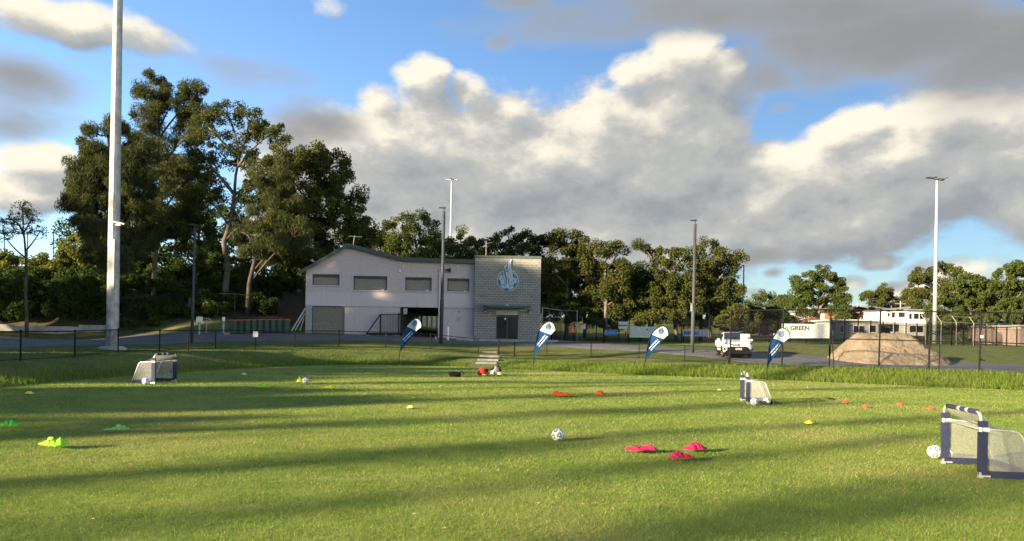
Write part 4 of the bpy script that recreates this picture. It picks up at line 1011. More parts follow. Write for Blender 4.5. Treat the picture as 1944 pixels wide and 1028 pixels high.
for px, py, lb in ((1059, 837.5, 'white football with dark rings alone in the middle of the grass'), (277, 730.5, 'white football in front of the left folding goal'), (580, 729, 'white football beside a crumpled yellow bib'),
                   (1431.5, 770, 'white football left of two at the middle goal'), (1455, 769, 'white football right of two at the middle goal'), (1774, 870.5, 'white football left of the near goal post'), (1795, 872, 'white football behind the navy post of the near goal')):
    p = G(px, py); o = mobj('football', BM_); o.location = p+Vector((0, 0, .105)); o.rotation_euler = (rb.uniform(0, 6), rb.uniform(0, 6), rb.uniform(0, 6)); tag(o, lb, 'ball', 'white footballs on the pitch')
bpy.data.objects['football'].rotation_euler = (.1, .35, .75)

# ------------------------------------------------------------------ training bibs and marker cones
def cloth_mat(name, col):
    m, t = newmat(name); n = t.noise(worldco(t), 40, 3, .6); d = t.n.new('ShaderNodeBsdfDiffuse'); d.inputs[0].default_value = c4(col)
    tl = t.n.new('ShaderNodeBsdfTranslucent'); tl.inputs[0].default_value = c4(col); mx = t.n.new('ShaderNodeMixShader'); mx.inputs[0].default_value = .25
    t.l.new(d.outputs[0], mx.inputs[1]); t.l.new(tl.outputs[0], mx.inputs[2]); return finish(m, t, mx.outputs[0])
BIB = {'green': cloth_mat('bib_green', (.08, .50, .05)), 'lime': cloth_mat('bib_lime', (.30, .70, .05)), 'mint': cloth_mat('bib_mint', (.25, .55, .18)), 'yellow': cloth_mat('bib_yellow', (.58, .70, .03)), 'orange': cloth_mat('bib_orange', (.62, .08, .03)), 'pink': cloth_mat('bib_pink', (.50, .035, .11))}
def bib(px, py, wpx, hpx, colr, seed, label, peaks):
    """crumpled sleeveless bib: a folded sheet with soft ridges, thickness and loose corners"""
    p = G(px, py); s = p.y/1400; Lx = wpx*s; Hh = .05 if p.y < 16 else .07; Ly = max(.22, Lx*.55); r = np.random.default_rng(seed)
    n, m = 44, 28; U, V_ = np.meshgrid(np.linspace(-1, 1, n), np.linspace(-1, 1, m))
    th = np.arctan2(V_, U)
    ph = r.uniform(0, 6, 8)
    edge = 1+.16*np.sin(2*th+ph[0])+.12*np.sin(3*th+ph[1])+.07*np.sin(5*th+ph[2])
    X = U*np.sqrt(1-V_**2/2.4)*edge*Lx/2; Y = V_*np.sqrt(1-U**2/2.6)*edge*Ly/2
    Rr = np.maximum(abs(U), abs(V_)); Z = np.zeros_like(X)
    for (a, b, w, hh) in peaks: Z += hh*np.exp(-(((U-a)/w)**2+((V_-b)/.6)**2))
    fold = .35*abs(np.sin(6*U+3*V_+ph[3]))+.3*abs(np.sin(9*V_-4*U+ph[4]))+.2*abs(np.sin(13*U+ph[5]+5*V_))
    Z = Hh*(Z*.7+fold*.8*(.35+Z))*(1-Rr**6)+.012+.02*fold
    Z = np.where(Rr > .985, .006+.014*abs(np.sin(7*th+ph[6])), Z)
    vs = np.stack([X, Y, Z], -1).reshape(-1, 3); i = np.arange(n*m).reshape(m, n); f = np.stack([i[:-1, :-1], i[:-1, 1:], i[1:, 1:], i[1:, :-1]], -1).reshape(-1, 4)
    t = thing('training_bib', label, 'bib', p+Vector((0, 0, .045)), 0, 'training bibs lying on the grass'); mobj('fabric', np_mesh('fabric', vs, f, BIB[colr], smooth=True), t)
    # bound hem along one edge and round a neck opening
    q = MB(); k = [tuple(vs[j]+np.array([0, 0, .006])) for j in i[0, 2:-2]]; q.tube(k, .006, 5); q.build('hem', BIB[colr], t)
    nk = [tuple(vs[i[int(m*.5+5*math.sin(a)), int(n*.38+5*math.cos(a))]]+np.array([0, 0, .006])) for a in np.linspace(0, 2*math.pi, 12)]
    q = MB(); q.tube(nk, .005, 5); q.build('neck_binding', plain('bib_binding', (.02, .05, .02)), t)
    return t
bib(103, 853, 55, 16, 'lime', 1, 'lime bib with two raised folds, largest of the green bibs', [(-.25, .1, .35, 1.4), (.45, .1, .3, 1.2)])
bib(19, 815, 32, 11, 'green', 2, 'vivid green bib at the left edge of the picture', [(-.4, 0, .4, .8), (.2, 0, .5, 1.0)])
bib(220, 822, 39, 12, 'mint', 3, 'pale mint green bib right of the two other green bibs', [(.25, .1, .4, 1.0)])
bib(498.5, 739, 26, 6, 'lime', 4, 'thin pale lime bib left of the football and yellow bib', [(-.4, 0, .25, 1.0), (.1, 0, .3, .7)])
bib(626, 740.5, 28, 6, 'yellow', 5, 'flat yellow bib right of the football with a bib', [(0, 0, .6, .6)])
bib(568.5, 728.5, 13, 8, 'yellow', 6, 'small bunched yellow bib touching a football', [(0, 0, .6, 1.6)])
bib(1068, 754, 40, 9, 'orange', 7, 'long orange bib left of the other orange bib', [(-.6, .3, .35, 1.2), (.3, -.2, .6, .6)])
bib(1139.5, 752.5, 20, 7, 'orange', 8, 'short orange bib right of the other orange bib', [(0, 0, .5, 1.2)])
bib(1216, 860.5, 66, 10, 'pink', 9, 'long flat pink bib, leftmost of three', [(-.3, 0, .5, .5), (.6, 0, .4, .9)])
bib(1317, 859.5, 49, 13, 'pink', 10, 'pink bib with a peaked fold, farthest right of three', [(-.05, 0, .45, 1.5), (.5, 0, .3, .7)])
bib(1293, 876.5, 42, 14, 'pink', 11, 'bunched pink bib nearest the camera of three', [(-.35, 0, .45, 1.3), (.4, 0, .4, .5)])
CON = MB(); CON.lathe([(.098, .0), (.10, .006), (.088, .012), (.045, .052), (.030, .056), (.026, .053), (.04, .045), (.082, .008)], 22)
MC = {'yellow': plain('cone_yellow', (.72, .55, .03), .5, 0, .08), 'pale': plain('cone_pale', (.66, .62, .20), .5, 0, .08), 'red': plain('cone_red', (.72, .07, .04), .5, 0, .08)}
CM = {k: CON.mesh('marker_cone', v, True) for k, v in MC.items()}
for px, py, k, lb in ((55.5, 750, 'yellow', 'yellow disc cone at far left near the bank'), (463, 713, 'pale', 'pale yellow disc cone between the left goal and a football'), (780, 777, 'pale', 'pale yellow disc cone left of the orange bibs'),
                      (1536, 806, 'yellow', 'yellow disc cone between the two right goals'), (1366, 743, 'pale', 'pale yellow disc cone left of the middle goal'), (1605, 766, 'red', 'red disc cone leftmost of four in a row'),
                      (1643, 774.5, 'red', 'red disc cone second of four, the lowest but one'), (1709, 769.5, 'red', 'red disc cone third of four in a row'), (1766, 778.5, 'red', 'red disc cone rightmost of four, just left of the near goal')):
    p = G(px, py); o = mobj('marker_cone', CM[k]); o.location = p+Vector((0, 0, .032)); o.rotation_euler = (rb.uniform(-.08, .08), rb.uniform(-.08, .08), 0); tag(o, lb, 'cone', 'disc cones on the pitch')

# ------------------------------------------------------------------ bags at the pitch edge
p = G(865, 716); t = thing('duffel_bag', 'long black bag lying alone on the pitch, left of the red bag', 'bag', p)
q = MB(); q.tube([(-.27, 0, .1), (-.25, 0, .11), (.18, 0, .11), (.22, 0, .1)], [.06, .11, .11, .06], 12); q.build('bag_body', M_BLACK, t, True)
q = MB(); q.tube([(.1, -.05, .2), (.2, -.08, .25), (.3, -.05, .22), (.34, 0, .12)], .03, 8); q.build('strap', M_LAMPGREY, t, True)
def lumpy(mb, c, r, sq, seed, n=18, m=12, amp=.12):
    rr = random.Random(seed); ph = [rr.uniform(0, 6) for _ in range(6)]; o = len(mb.v); mb.sphere(c, r, n, m, sq)
    for i in range(o, len(mb.v)):
        d = Vector(mb.v[i])-Vector(c); k = 1+amp*(math.sin(d.x*19/r*.1*3+ph[0]+d.z*9)+math.sin(d.y*23+ph[1]+d.x*14)+.7*math.sin(d.z*31+ph[2]))
        v = Vector(c)+d*k; v.z = max(v.z, .0); mb.v[i] = tuple(v)
p = G(917, 713); t = thing('kit_bag', 'dark bag heaped with red and pink bibs at the foot of the steps', 'bag', p); t.scale = (.85, .85, .82)
q = MB(); lumpy(q, (0, .05, .18), .25, (1, .8, .85), 1); q.build('bag_body', M_BLACK, t, True)
for i, (c, r, sq, cl) in enumerate((((-.02, -.08, .26), .19, (.75, .6, .9), 'orange'), ((.06, -.12, .15), .16, (.8, .6, 1.0), 'pink'), ((-.12, -.05, .30), .12, (1.2, .7, .5), 'orange'), ((.22, -.05, .10), .12, (.9, .8, .8), 'pink'), ((.08, -.18, .05), .09, (1.4, .6, .5), 'yellow'))):
    q = MB(); lumpy(q, c, r, sq, 10+i); q.build('bib_heap', BIB[cl], t, True)
p = G(942, 711); t = thing('backpack', 'grey and black backpack slumped right of the red kit bag', 'bag', p)
q = MB(); lumpy(q, (0, 0, .17), .2, (.85, .7, 1.0), 4, amp=.06); q.build('bag_body', plain('slate_fabric', (.12, .13, .15), .85), t, True)
q = MB(); q.tube([(.02, 0, .30), (.08, -.05, .42), (.14, -.08, .3), (.22, -.1, .16)], .045, 8); q.tube([(-.1, -.05, .3), (-.22, -.02, .24), (-.26, 0, .08)], .035, 8); q.build('strap', M_BLACK, t, True)
q = MB(); q.box((-.19, -.12, .10), (.13, .06, .14), Matrix.Rotation(.2, 3, 'Y')); q.build('pocket', M_OFFW, t)
p = G(948.5, 711.5); o = mobj('marker_disc', CM['pale']); o.location = p+Vector((0, 0, .03)); o.rotation_euler = (.9, 0, .3); tag(o, 'pale disc leaning against the grey backpack', 'cone')

# ------------------------------------------------------------------ white SUV
def suv(loc, yaw):
    t = thing('parked_suv', 'white SUV parked on the road facing the camera behind the black fence', 'car', loc, yaw)
    WHT = plain('car_white', (.44, .45, .46), .25, 0, .03, 2, .6); BLK = plain('car_black_plastic', (.006, .006, .007), .75, 0, .18, 6, .12); GLS = mat_glass('car_glass', (.020, .028, .040)); CHR = plain('car_chrome', (.5, .5, .5), .2, .9)
    # stations along the length, front at y = -2.28, rear at +2.28: (y, zlow, zbelt, ztop, half width low, belt, roof)
    S = [(-2.27, .42, .72, .80, .58, .60, .52), (-2.20, .34, .74, .90, .78, .80, .70), (-2.02, .28, .80, .98, .88, .90, .80), (-1.6, .26, .90, 1.05, .90, .92, .80), (-1.1, .26, .98, 1.12, .905, .925, .78),
         (-.98, .26, 1.0, 1.15, .905, .925, .76), (-.45, .26, 1.02, 1.44, .905, .925, .66), (-.10, .26, 1.03, 1.585, .905, .925, .60), (.3, .26, 1.03, 1.635, .905, .925, .585), (.9, .26, 1.04, 1.64, .905, .925, .58), (1.45, .27, 1.06, 1.60, .90, .92, .565), (1.9, .30, 1.08, 1.50, .88, .90, .55), (2.14, .36, 1.08, 1.30, .84, .87, .58), (2.26, .44, .98, 1.08, .72, .76, .62)]
    vs = []; fs = []; K = 13
    for (y, zl, zb, zt, wl, wb, wr) in S:
        half = [(0, zl), (wl*.7, zl), (wl*.96, zl+.05), (wl+.01, zl+(zb-zl)*.5), (wb, zb-.05), (wb-.03, zb), (wr+(wb-wr)*.12, zt-(zt-zb)*.12 if zt-zb < .25 else zt-.10), ]
        sec = half+[(wr*.85, zt-.015), (0, zt)]
        row = [(x, y, z) for x, z in sec]+[(-x, y, z) for x, z in sec[-2:0:-1]]
        vs += row
    K = len(vs)//len(S)
    for i in range(len(S)-1):
        for k in range(K): k2 = (k+1) % K; fs.append((i*K+k, (i+1)*K+k, (i+1)*K+k2, i*K+k2))
    fs += [tuple(range(K)), tuple(range((len(S)-1)*K+K-1, (len(S)-1)*K-1, -1))]
    q = MB(); q.add(vs, fs); b = smooth_by_angle(q.build('body', WHT, t), 38)
    # windscreen, side windows, rear window as glass set just proud of the shell
    q = MB(); q.add([(-.73, -1.02, 1.135), (.73, -1.02, 1.135), (.60, -.17, 1.575), (-.60, -.17, 1.575), (0, -1.10, 1.145), (0, -.17, 1.60)], [(0, 4, 5, 3), (4, 1, 2, 5)]); q.build('windscreen', GLS, t)
    for s in (-1, 1):
        for pts in ([(-.80, 1.06), (-.34, 1.46), (.28, 1.52), (.28, 1.05)], [(.36, 1.05), (.36, 1.52), (1.15, 1.50), (1.22, 1.06)], [(1.30, 1.08), (1.24, 1.48), (1.75, 1.38), (1.85, 1.12)]):
            q = MB(); q.add([(s*(.945-(z-1.02)*.56), y, z) for y, z in pts], [(0, 1, 2, 3) if s < 0 else (3, 2, 1, 0)]); q.build('side_window', GLS, t)
        # wheels
        for yy in (-1.36, 1.32):
            w = MB(); w.lathe([(.17, -.1), (.30, -.11), (.345, -.07), (.35, 0), (.345, .07), (.30, .11), (.17, .1)], 22); wo2 = w.build('wheel', plain('tyre_rubber', (.018, .018, .019), .85), t, True); wo2.location = (s*.82, yy, .35); wo2.rotation_euler = (0, math.pi/2, 0)
            r_ = MB(); r_.lathe([(.0, .085), (.06, .09), (.07, .075), (.20, .085), (.215, .105), (.205, .05), (0, .04)], 20)
            for k in range(5): a = k*2*math.pi/5; r_.box((.12*math.cos(a), .12*math.sin(a), .088), (.16, .045, .02), Matrix.Rotation(a, 3, 'Z'))
            ro = r_.build('rim', CHR, wo2, True); ro.scale = (1, 1, s)
            a_ = MB(); a_.prism([(yy+.415*math.cos(x), .35+.415*math.sin(x)) for x in np.linspace(0, math.pi, 14)], 0, .02); ao = a_.build('wheel_arch', BLK, t); ao.rotation_euler = (0, 0, math.pi/2); ao.location = (s*.905+.01+(.005 if s > 0 else -.005), 0, 0)
        q = MB(); q.sphere((s*1.03, -.86, 1.10), .12, 12, 8, (1.0, .7, .75)); mo = q.build('mirror', WHT, t, True); q = MB(); q.box((s*.93, -.84, 1.06), (.14, .06, .05)); q.build('mirror_arm', BLK, mo)
        hp_ = [(.31, .755), (.80, .83), (.885, .95), (.72, .935), (.36, .825)]; q = MB()
        q.add([(s*x, -2.325+max(0, x-.36)*.36, z) for x, z in hp_]+[(s*x, -2.16+max(0, x-.36)*.36, z) for x, z in hp_], [(0, 1, 2, 3, 4) if s > 0 else (4, 3, 2, 1, 0)]+[(i, i+5, (i+1) % 5+5, (i+1) % 5) for i in range(5)])
        h = q.build('headlight', mat_glass('headlight_glass', (.025, .028, .03)), t); q = MB(); q.sphere((s*.60, -2.245, .855), .045, 10, 6, (1, .5, .8)); q.build('reflector', CHR, h, True)
        q = MB(); q.lathe([(.0, 0), (.065, 0), (.075, .03)], 12); fo = q.build('fog_lamp', BLK, t); fo.rotation_euler = (math.pi/2, 0, 0); fo.location = (s*.83, -2.20, .53)
        q = MB(); q.tube([(s*.60, .05, 1.665), (s*.605, .15, 1.70), (s*.60, 1.5, 1.675), (s*.59, 1.6, 1.63)], .022, 6); q.build('roof_rail', M_LAMPGREY, t, True)
        q = MB(); q.bb(s*.915-.012, s*.915+.012, -.95, .92, .30, .42); q.build('sill_trim', BLK, t)
    q = MB(); q.prism([(-.50, .69), (-.80, .36), (-.74, .25), (.74, .25), (.80, .36), (.50, .69)], -2.315, -2.12); q.build('lower_grille', BLK, t)
    q = MB(); q.bb(-.74, .74, -2.25, -2.1, .22, .31); q.build('bumper_lip', BLK, t)
    q = MB(); q.bb(-.33, .33, -2.31, -2.2, .765, .825); g_ = q.build('upper_grille', BLK, t); q = MB(); q.lathe([(.075, 0), (.085, .012), (.06, .02)], 16); e_ = q.build('badge', CHR, g_); e_.rotation_euler = (math.pi/2, 0, 0); e_.location = (0, -2.31, .80); e_.scale = (1.15, .8, 1)
    q = MB(); q.bb(-.19, .19, -2.335, -2.317, .49, .60); n_ = q.build('number_plate', M_OFFW, t); q = MB()
    for k in range(6): q.bb(-.16+k*.055, -.125+k*.055, -2.340, -2.336, .515, .575)
    q.build('plate_characters', M_DKTXT, n_)
    q = MB(); q.tube([(-.60, -1.03, 1.15), (-.05, -.98, 1.185)], .012, 4); q.tube([(.1, -1.04, 1.155), (.6, -.99, 1.18)], .012, 4); q.build('wiper', BLK, t)
    q = MB(); q.box((0, -.5, .24), (1.5, 2.6, .16)); q.build('underbody', BLK, t)
    q = MB(); q.box((0, .2, 1.2), (1.2, .5, .5)); 
    return t
pc_ = on(1390, 683, 47.4); pc2 = P(1391, 683, 48.6)
suv((pc2.x, 48.6, tz(pc2.x, 48.6)+.05), math.radians(-8))

# ------------------------------------------------------------------ bins and service posts at the left
def bin_proto():
    t = thing('wheelie_bin', '', 'bin', (0, 0, 0), 0, 'green wheelie bins with red lids in a row')
    G_ = plain('bin_green', (.035, .075, .050), .55, 0, .2)
    q = MB(); b = [(-.22, -.26), (.22, -.26), (.22, .24), (-.22, .24)]; tp = [(-.285, -.34), (.285, -.34), (.285, .34), (-.285, .34)]
    q.add([(x, y, .05) for x, y in b]+[(x, y, .95) for x, y in tp], [(3,2,1,0),(0,1,5,4),(1,2,6,5),(2,3,7,6),(3,0,4,7),(4,5,6,7)]); q.build('bin_body', G_, t)
    q = MB(); q.bb(-.305, .305, -.36, .355, .951, .985); q.build('rim', G_, t)
    q = MB(); q.prism([(-.36, .988), (.33, .988), (.33, 1.03), (.1, 1.075), (-.30, 1.04)], -.31, .31); l_ = q.build('lid', plain('bin_red', (.42, .07, .045), .5, 0, .15), t); l_.rotation_euler = (0, 0, math.pi/2)
    q = MB(); q.tube([(-.26, .40, .93), (.26, .40, .93)], .02, 6); q.build('handle', G_, t)
    for s in (-1, 1): q = MB(); q.lathe([(0, -.03), (.1, -.03), (.1, .03), (0, .03)], 14); w = q.build('wheel', M_BLACK, t); w.rotation_euler = (0, math.pi/2, 0); w.location = (s*.25, .27, .1)
    return t
bp = bin_proto(); BD = 56.6; nb = 9
bl = ['green wheelie bin with red lid, first of the row at the lamp post end', 'green wheelie bin with red lid, second from the left', 'green wheelie bin with red lid, third from the left', 'green wheelie bin with red lid, fourth from the left', 'green wheelie bin with red lid, middle one of nine', 'green wheelie bin with red lid, fourth from the building end', 'green wheelie bin with red lid, third from the building end', 'green wheelie bin with red lid, second from the building end', 'green wheelie bin with red lid, last of the row by the building']
for i in range(nb):
    o = bp if i == 0 else copy_tree(bp); px = 443+i*12.15; D = BD+.28*i
    q_ = on(px, 634, D); o.location = q_+Vector((0, 0, .04)); o.rotation_euler = (0, 0, -.35+rb.uniform(-.1, .1)); o['label'] = bl[i]
p = on(378, 632, 56); t = thing('service_post', 'short post with white meter box right of the left lamp post', 'post', p); s = P(378, 600, 56).z-p.z
q = MB(); q.tube([(0, 0, -.2), (0, 0, s*.98)], .09, 8); q.build('post', M_GALV, t); q = MB(); q.box((.06, -.1, s*.80), (.40, .2, .42)); q.build('meter_box', M_WHITE, t)
p = on(391.5, 631, 57); t = thing('tap_post', 'short pale post with crossbar between the meter box and the bins', 'post', p)
q = MB(); q.tube([(0, 0, -.2), (0, 0, 1.1)], .06, 8); q.build('post', M_GALV, t); q = MB(); q.tube([(-.25, 0, 1.12), (-.1, 0, 1.2), (.15, 0, 1.18), (.32, 0, 1.05)], .045, 6); q.build('crossbar', M_GALV, t)
p = on(424, 632, 56.5); t = thing('short_pillar', 'grey round pillar with white top just left of the bins', 'post', p)
q = MB(); q.tube([(0, 0, -.2), (0, 0, 1.05)], .1, 10); q.build('post', M_GALV, t); q = MB(); q.tube([(0, 0, 1.051), (0, 0, 1.33)], .11, 10); q.build('cap', M_WHITE, t)
p = on(431, 634, 56); q = MB(); q.box((0, 0, .08), (.35, .25, .2)); o = q.build('loose_block', M_CONC2); o.location = p; tag(o, 'small concrete block on the ground beside the first bin', 'block')
# low concrete retaining wall, slab by slab
rw = thing('retaining_wall', 'low stained concrete retaining wall behind the road at far left', 'wall', (0, 0, 0))
ws = [on(px, 637, D) for px, D in ((-40, 61), (26, 61.6), (88, 62), (150, 62.2), (206, 62.4))]
for a, b in zip(ws, ws[1:]):
    d = b-a; q = MB(); q.box((a+b)/2+Vector((0, 0, .22)), (d.length-.03, .22, .66), Matrix.Rotation(math.atan2(d.y, d.x), 3, 'Z')); q.build('slab', M_CONC2, rw)
# timber plank ramp and pipes leaning at the building corner, dark sheet fence behind
lt = thing('leaning_planks', 'pale planks leaning against the left corner of the brick building', 'planks', on(560, 630, 59.0)); b0 = lt.location
for (a, b, w) in (((553, 629), (579.5, 586), .16), ((560, 628), (578, 596), .12), ((569, 629), (577, 604), .08)):
    A, B = P(*a, 59.0)-b0, P(*b, 59.6)-b0; A.z = max(A.z, .05); q = MB(); q.tube([A, B], w/2, 4); q.build('plank', plain('grey_timber', (.30, .29, .27), .9), lt)
dk = thing('sheet_fence', 'dark sheet metal fence between the bins and the brick building', 'fence', on(495, 620, 66)); b0 = dk.location
M_DKF = plain('black_sheet', (.010, .012, .018), .6)
tops = [((486, 574), 67), ((512, 567), 68), ((540, 576), 70), ((566, 585), 72), ((584, 590), 74)]
for (a, Da), (b, Db) in zip(tops, tops[1:]):
    A, B = P(*a, Da), P(*b, Db); n = 6
    for k in range(n):
        p0 = A.lerp(B, k/n); p1 = A.lerp(B, (k+.93)/n); z0 = tz(p0.x, p0.y)-.3; off = .03*(k % 2)
        q = MB(); q.add([(p0.x-b0.x, p0.y-b0.y-off, z0-b0.z), (p1.x-b0.x, p1.y-b0.y-off, z0-b0.z), (p1.x-b0.x, p1.y-b0.y-off, p1.z-b0.z), (p0.x-b0.x, p0.y-b0.y-off, p0.z-b0.z)]+[(p0.x-b0.x, p0.y-b0.y+.04, z0-b0.z), (p1.x-b0.x, p1.y-b0.y+.04, z0-b0.z), (p1.x-b0.x, p1.y-b0.y+.04, p1.z-b0.z), (p0.x-b0.x, p0.y-b0.y+.04, p0.z-b0.z)], [(0,1,2,3),(7,6,5,4),(3,2,6,7),(0,3,7,4),(1,5,6,2)]); q.build('sheet', M_DKF, dk)
chain_fence('dim chain-link fence under the trees behind the bins', [on(px, 620, 63.5) for px in (232, 290, 345, 400, 445, 488)], 2.1, None, .10)
chain_fence('high wire fence on the hilltop at far left against the sky', [on(px, 480, D) for px, D in ((-40, 98), (8, 98), (52, 99), (101, 100))], 4.6, 'hilltop wire fences', .3, False, .06)
chain_fence('high wire fence on the hilltop right of the bare tree', [on(px, 480, D) for px, D in ((113, 98), (131, 101), (142, 103), (160, 106))], 4.2, 'hilltop wire fences', .3, False, .06)

# ------------------------------------------------------------------ soil heap
hp = P(1702, 690, 45.6); hz = tz(hp.x, 46)
n, m = 110, 90; X, Y = np.meshgrid(np.linspace(-4.4, 4.4, n), np.linspace(-3.0, 4.2, m)); r = np.random.default_rng(8)
def bump(X, Y, sc, seed):
    rr = np.random.default_rng(seed); out = 0
    for k in range(8): a, b, c_ = rr.normal(0, sc), rr.normal(0, sc), rr.uniform(0, 6.28); out = out+np.sin(a*X+b*Y+c_)
    return out/8
hx = np.maximum(np.maximum(-1.55-X, X-1.05), 0)*np.where(X < 0, 1.02, .70); hy = np.maximum(np.maximum(.4-Y, Y-1.3), 0)*np.where(Y < 1, .64, .8)
Z = 1.80-np.sqrt(hx**2+hy**2)+bump(X, Y, 1.2, 1)*.14+bump(X, Y, 3.5, 7)*.12; cap_ = 1.76+.10*bump(X, Y, 1.5, 2); Z = cap_-np.logaddexp(0, (cap_-Z)*9)/9
Z = Z+np.where(Z > .03, bump(X, Y, 6, 4)*.07+bump(X, Y, 16, 5)*.06+r.normal(0, .028, X.shape), 0)
ZZ = np.where(Z > .02, Z+terr(X+hp.x, Y+46)-hz+.03, -.25)
i = np.arange(n*m).reshape(m, n); f = np.stack([i[:-1, :-1], i[:-1, 1:], i[1:, 1:], i[1:, :-1]], -1).reshape(-1, 4)
o = mobj('soil_heap', np_mesh('soil_heap', np.stack([X, Y, ZZ], -1).reshape(-1, 3), f, M_PILE, smooth=True)); o.location = (hp.x, 46, hz); tag(o, 'large heap of tan crushed sandstone beside the road', 'heap')

# ------------------------------------------------------------------ houses beyond the park
def house(name, label, x0, x1, ytop, ybot, D, wall, roofm, roof='flat', ridge=None, wins=(), depth=9, yaw=0):
    a = P(x0, (ytop+ybot)/2, D); b = P(x1, (ytop+ybot)/2, D); zt = P((x0+x1)/2, ytop, D).z; zb = min(P((x0+x1)/2, ybot, D).z, tz((a.x+b.x)/2, D))-.3
    t = thing(name, label, 'house', (a.x, D, zb), yaw); w_, h_ = b.x-a.x, zt-zb; s = D/1400
    q = MB(); q.bb(0, w_, 0, depth, 0, h_); q.build('wall', wall, t)
    q = MB()
    if roof == 'flat': q.bb(-.4, w_+.4, -.5, depth+.4, h_+.01, h_+.22)
    elif roof == 'skillion': q.add([(-.3, -.5, h_+.02), (w_+.3, -.5, h_+.02+ridge*s), (w_+.3, depth, h_+.02+ridge*s), (-.3, depth, h_+.02), (-.3, -.5, h_+.25), (w_+.3, -.5, h_+.25+ridge*s), (w_+.3, depth, h_+.25+ridge*s), (-.3, depth, h_+.25)], [(3,2,1,0),(4,5,6,7),(0,1,5,4),(1,2,6,5),(2,3,7,6),(3,0,4,7)])
    else:
        rh = ridge*s; e = .5; hx = min(w_, depth)*.45
        q.add([(-e, -e, h_), (w_+e, -e, h_), (w_+e, depth+e, h_), (-e, depth+e, h_), (hx, depth/2, h_+rh), (w_-hx, depth/2, h_+rh)], [(0,1,5,4),(1,2,5),(2,3,4,5),(3,0,4),(3,2,1,0)])
    q.build('roof', roofm, t)
    for (u0, v0, u1, v1) in wins:
        A = P(u0, v0, D); B = P(u1, v1, D); q = MB(); q.bb(A.x-a.x, B.x-a.x, -.04, -.01, B.z-zb, A.z-zb); wo3 = q.build('window', M_WHITE, t)
        n_ = 2 if B.x-A.x > 1.6 else 1; ww = (B.x-A.x)/n_
        for k in range(n_): q = MB(); q.bb(A.x-a.x+k*ww+.07, A.x-a.x+(k+1)*ww-.07, -.06, -.045, B.z-zb+.07, A.z-zb-.07); q.build('pane', M_GLASS, wo3)
    return t
HW = plain('house_white', (.52, .505, .455), .7, 0, .06); HC = plain('house_grey_white', (.33, .33, .31), .7, 0, .06); TILE = plain('terracotta_tile', (.20, .075, .045), .8, 0, .25, 3); GREYR = plain('grey_tile', (.16, .16, .165), .8, 0, .2, 3); BRK = plain('orange_brick', (.28, .15, .075), .8, 0, .2, 8); REDB = plain('red_brick', (.26, .075, .05), .8, 0, .2, 8)
house('modern_house', 'white two-storey flat-roofed house right of the soil heap', 1681, 1722, 591, 640, 130, HW, GREYR, 'skillion', 6, ((1684, 594, 1689, 602), (1692, 592.5, 1699, 604), (1705, 592.5, 1720, 603.5), (1685, 615, 1707, 631)))
house('modern_house_wing', 'white flat-roofed wing with wide windows beside the floodlight pole', 1723, 1756, 590, 640, 129, HW, GREYR, 'flat', 0, ((1725, 595, 1731, 607), (1734, 595, 1755, 607), (1726, 618, 1752, 632)))
house('long_flat_house', 'low pale flat-roofed house behind the black fence, above the soil heap', 1586, 1668, 610, 643, 112, HC, HW, 'flat', 0, ((1595, 618, 1602, 632), (1620, 618, 1640, 632), (1650, 617, 1663, 632)))
house('dark_carport', 'dark recessed carport between the flat house and the white house', 1669, 1690, 616, 643, 118, plain('carport_dark', (.05, .05, .055)), HW, 'flat')
house('tiled_house', 'house with terracotta roof behind the printed banner', 1540, 1582, 615, 640, 120, HW, TILE, 'hip', 14, ((1548, 620, 1556, 630),))
house('brick_house', 'red brick house with white bay window above the flat house', 1596, 1626, 592, 610, 175, REDB, TILE, 'hip', 7, ((1604, 593, 1613, 602),))
house('orange_brick_house', 'orange brick house with grey roof left of the white house', 1650, 1684, 586, 612, 165, BRK, GREYR, 'hip', 7, ((1656, 590, 1662, 598), (1668, 590, 1674, 598)))
house('grey_roof_house', 'house with pale grey roof left of the terracotta roof', 1478, 1520, 604, 640, 125, HC, plain('pale_roof', (.36, .38, .40), .6, 0, .1), 'hip', 13, ((1486, 608, 1494, 616),))
house('slate_roof_house', 'house with slate roof behind the bushes right of the car', 1424, 1466, 590, 630, 140, HC, GREYR, 'hip', 12)
house('long_roof_house', 'long brown-roofed house high behind the flat house', 1612, 1660, 597, 612, 190, plain('brown_brick', (.2, .15, .12)), plain('brown_tile', (.17, .13, .10), .8, 0, .2), 'hip', 9)  # wall is one even dull brown brick
house('red_roof_far_house', 'far red-roofed house between the big round tree and the pole', 1520, 1600, 594, 606, 185, HW, TILE, 'hip', 6)
house('garden_shed', 'small white shed gable among the trees at far right', 1891, 1901, 612, 640, 104, HW, HW, 'hip', 8, (), 2)
house('changing_block', 'pink-beige wall of a low block at the right edge', 1936, 1990, 621, 652, 88, plain('pink_beige', (.46, .36, .30)), GREYR, 'flat')
for i, (px, top, D, lb) in enumerate(((1655, 566, 150, 'timber power pole above the low flat house'), (1709, 572, 165, 'timber power pole behind the white house roof'), (1728, 574, 170, 'timber power pole right of the white house ridge'), (1627, 575, 190, 'far timber power pole left of the heap'))):
    p = on(px, 620, D); H = P(px, top, D).z-p.z; t = thing('power_pole', lb, 'pole', p, 0, 'timber power poles among the houses')
    q = MB(); q.tube([(0, 0, -.3), (0, 0, H)], [.19, .13], 8); q.build('pole', plain('pole_timber', (.30, .25, .19), .9), t); q = MB(); q.box((0, 0, H-.6), (2.4, .12, .12)); q.build('crossarm', plain('pole_timber', (.3, .25, .19)), t)
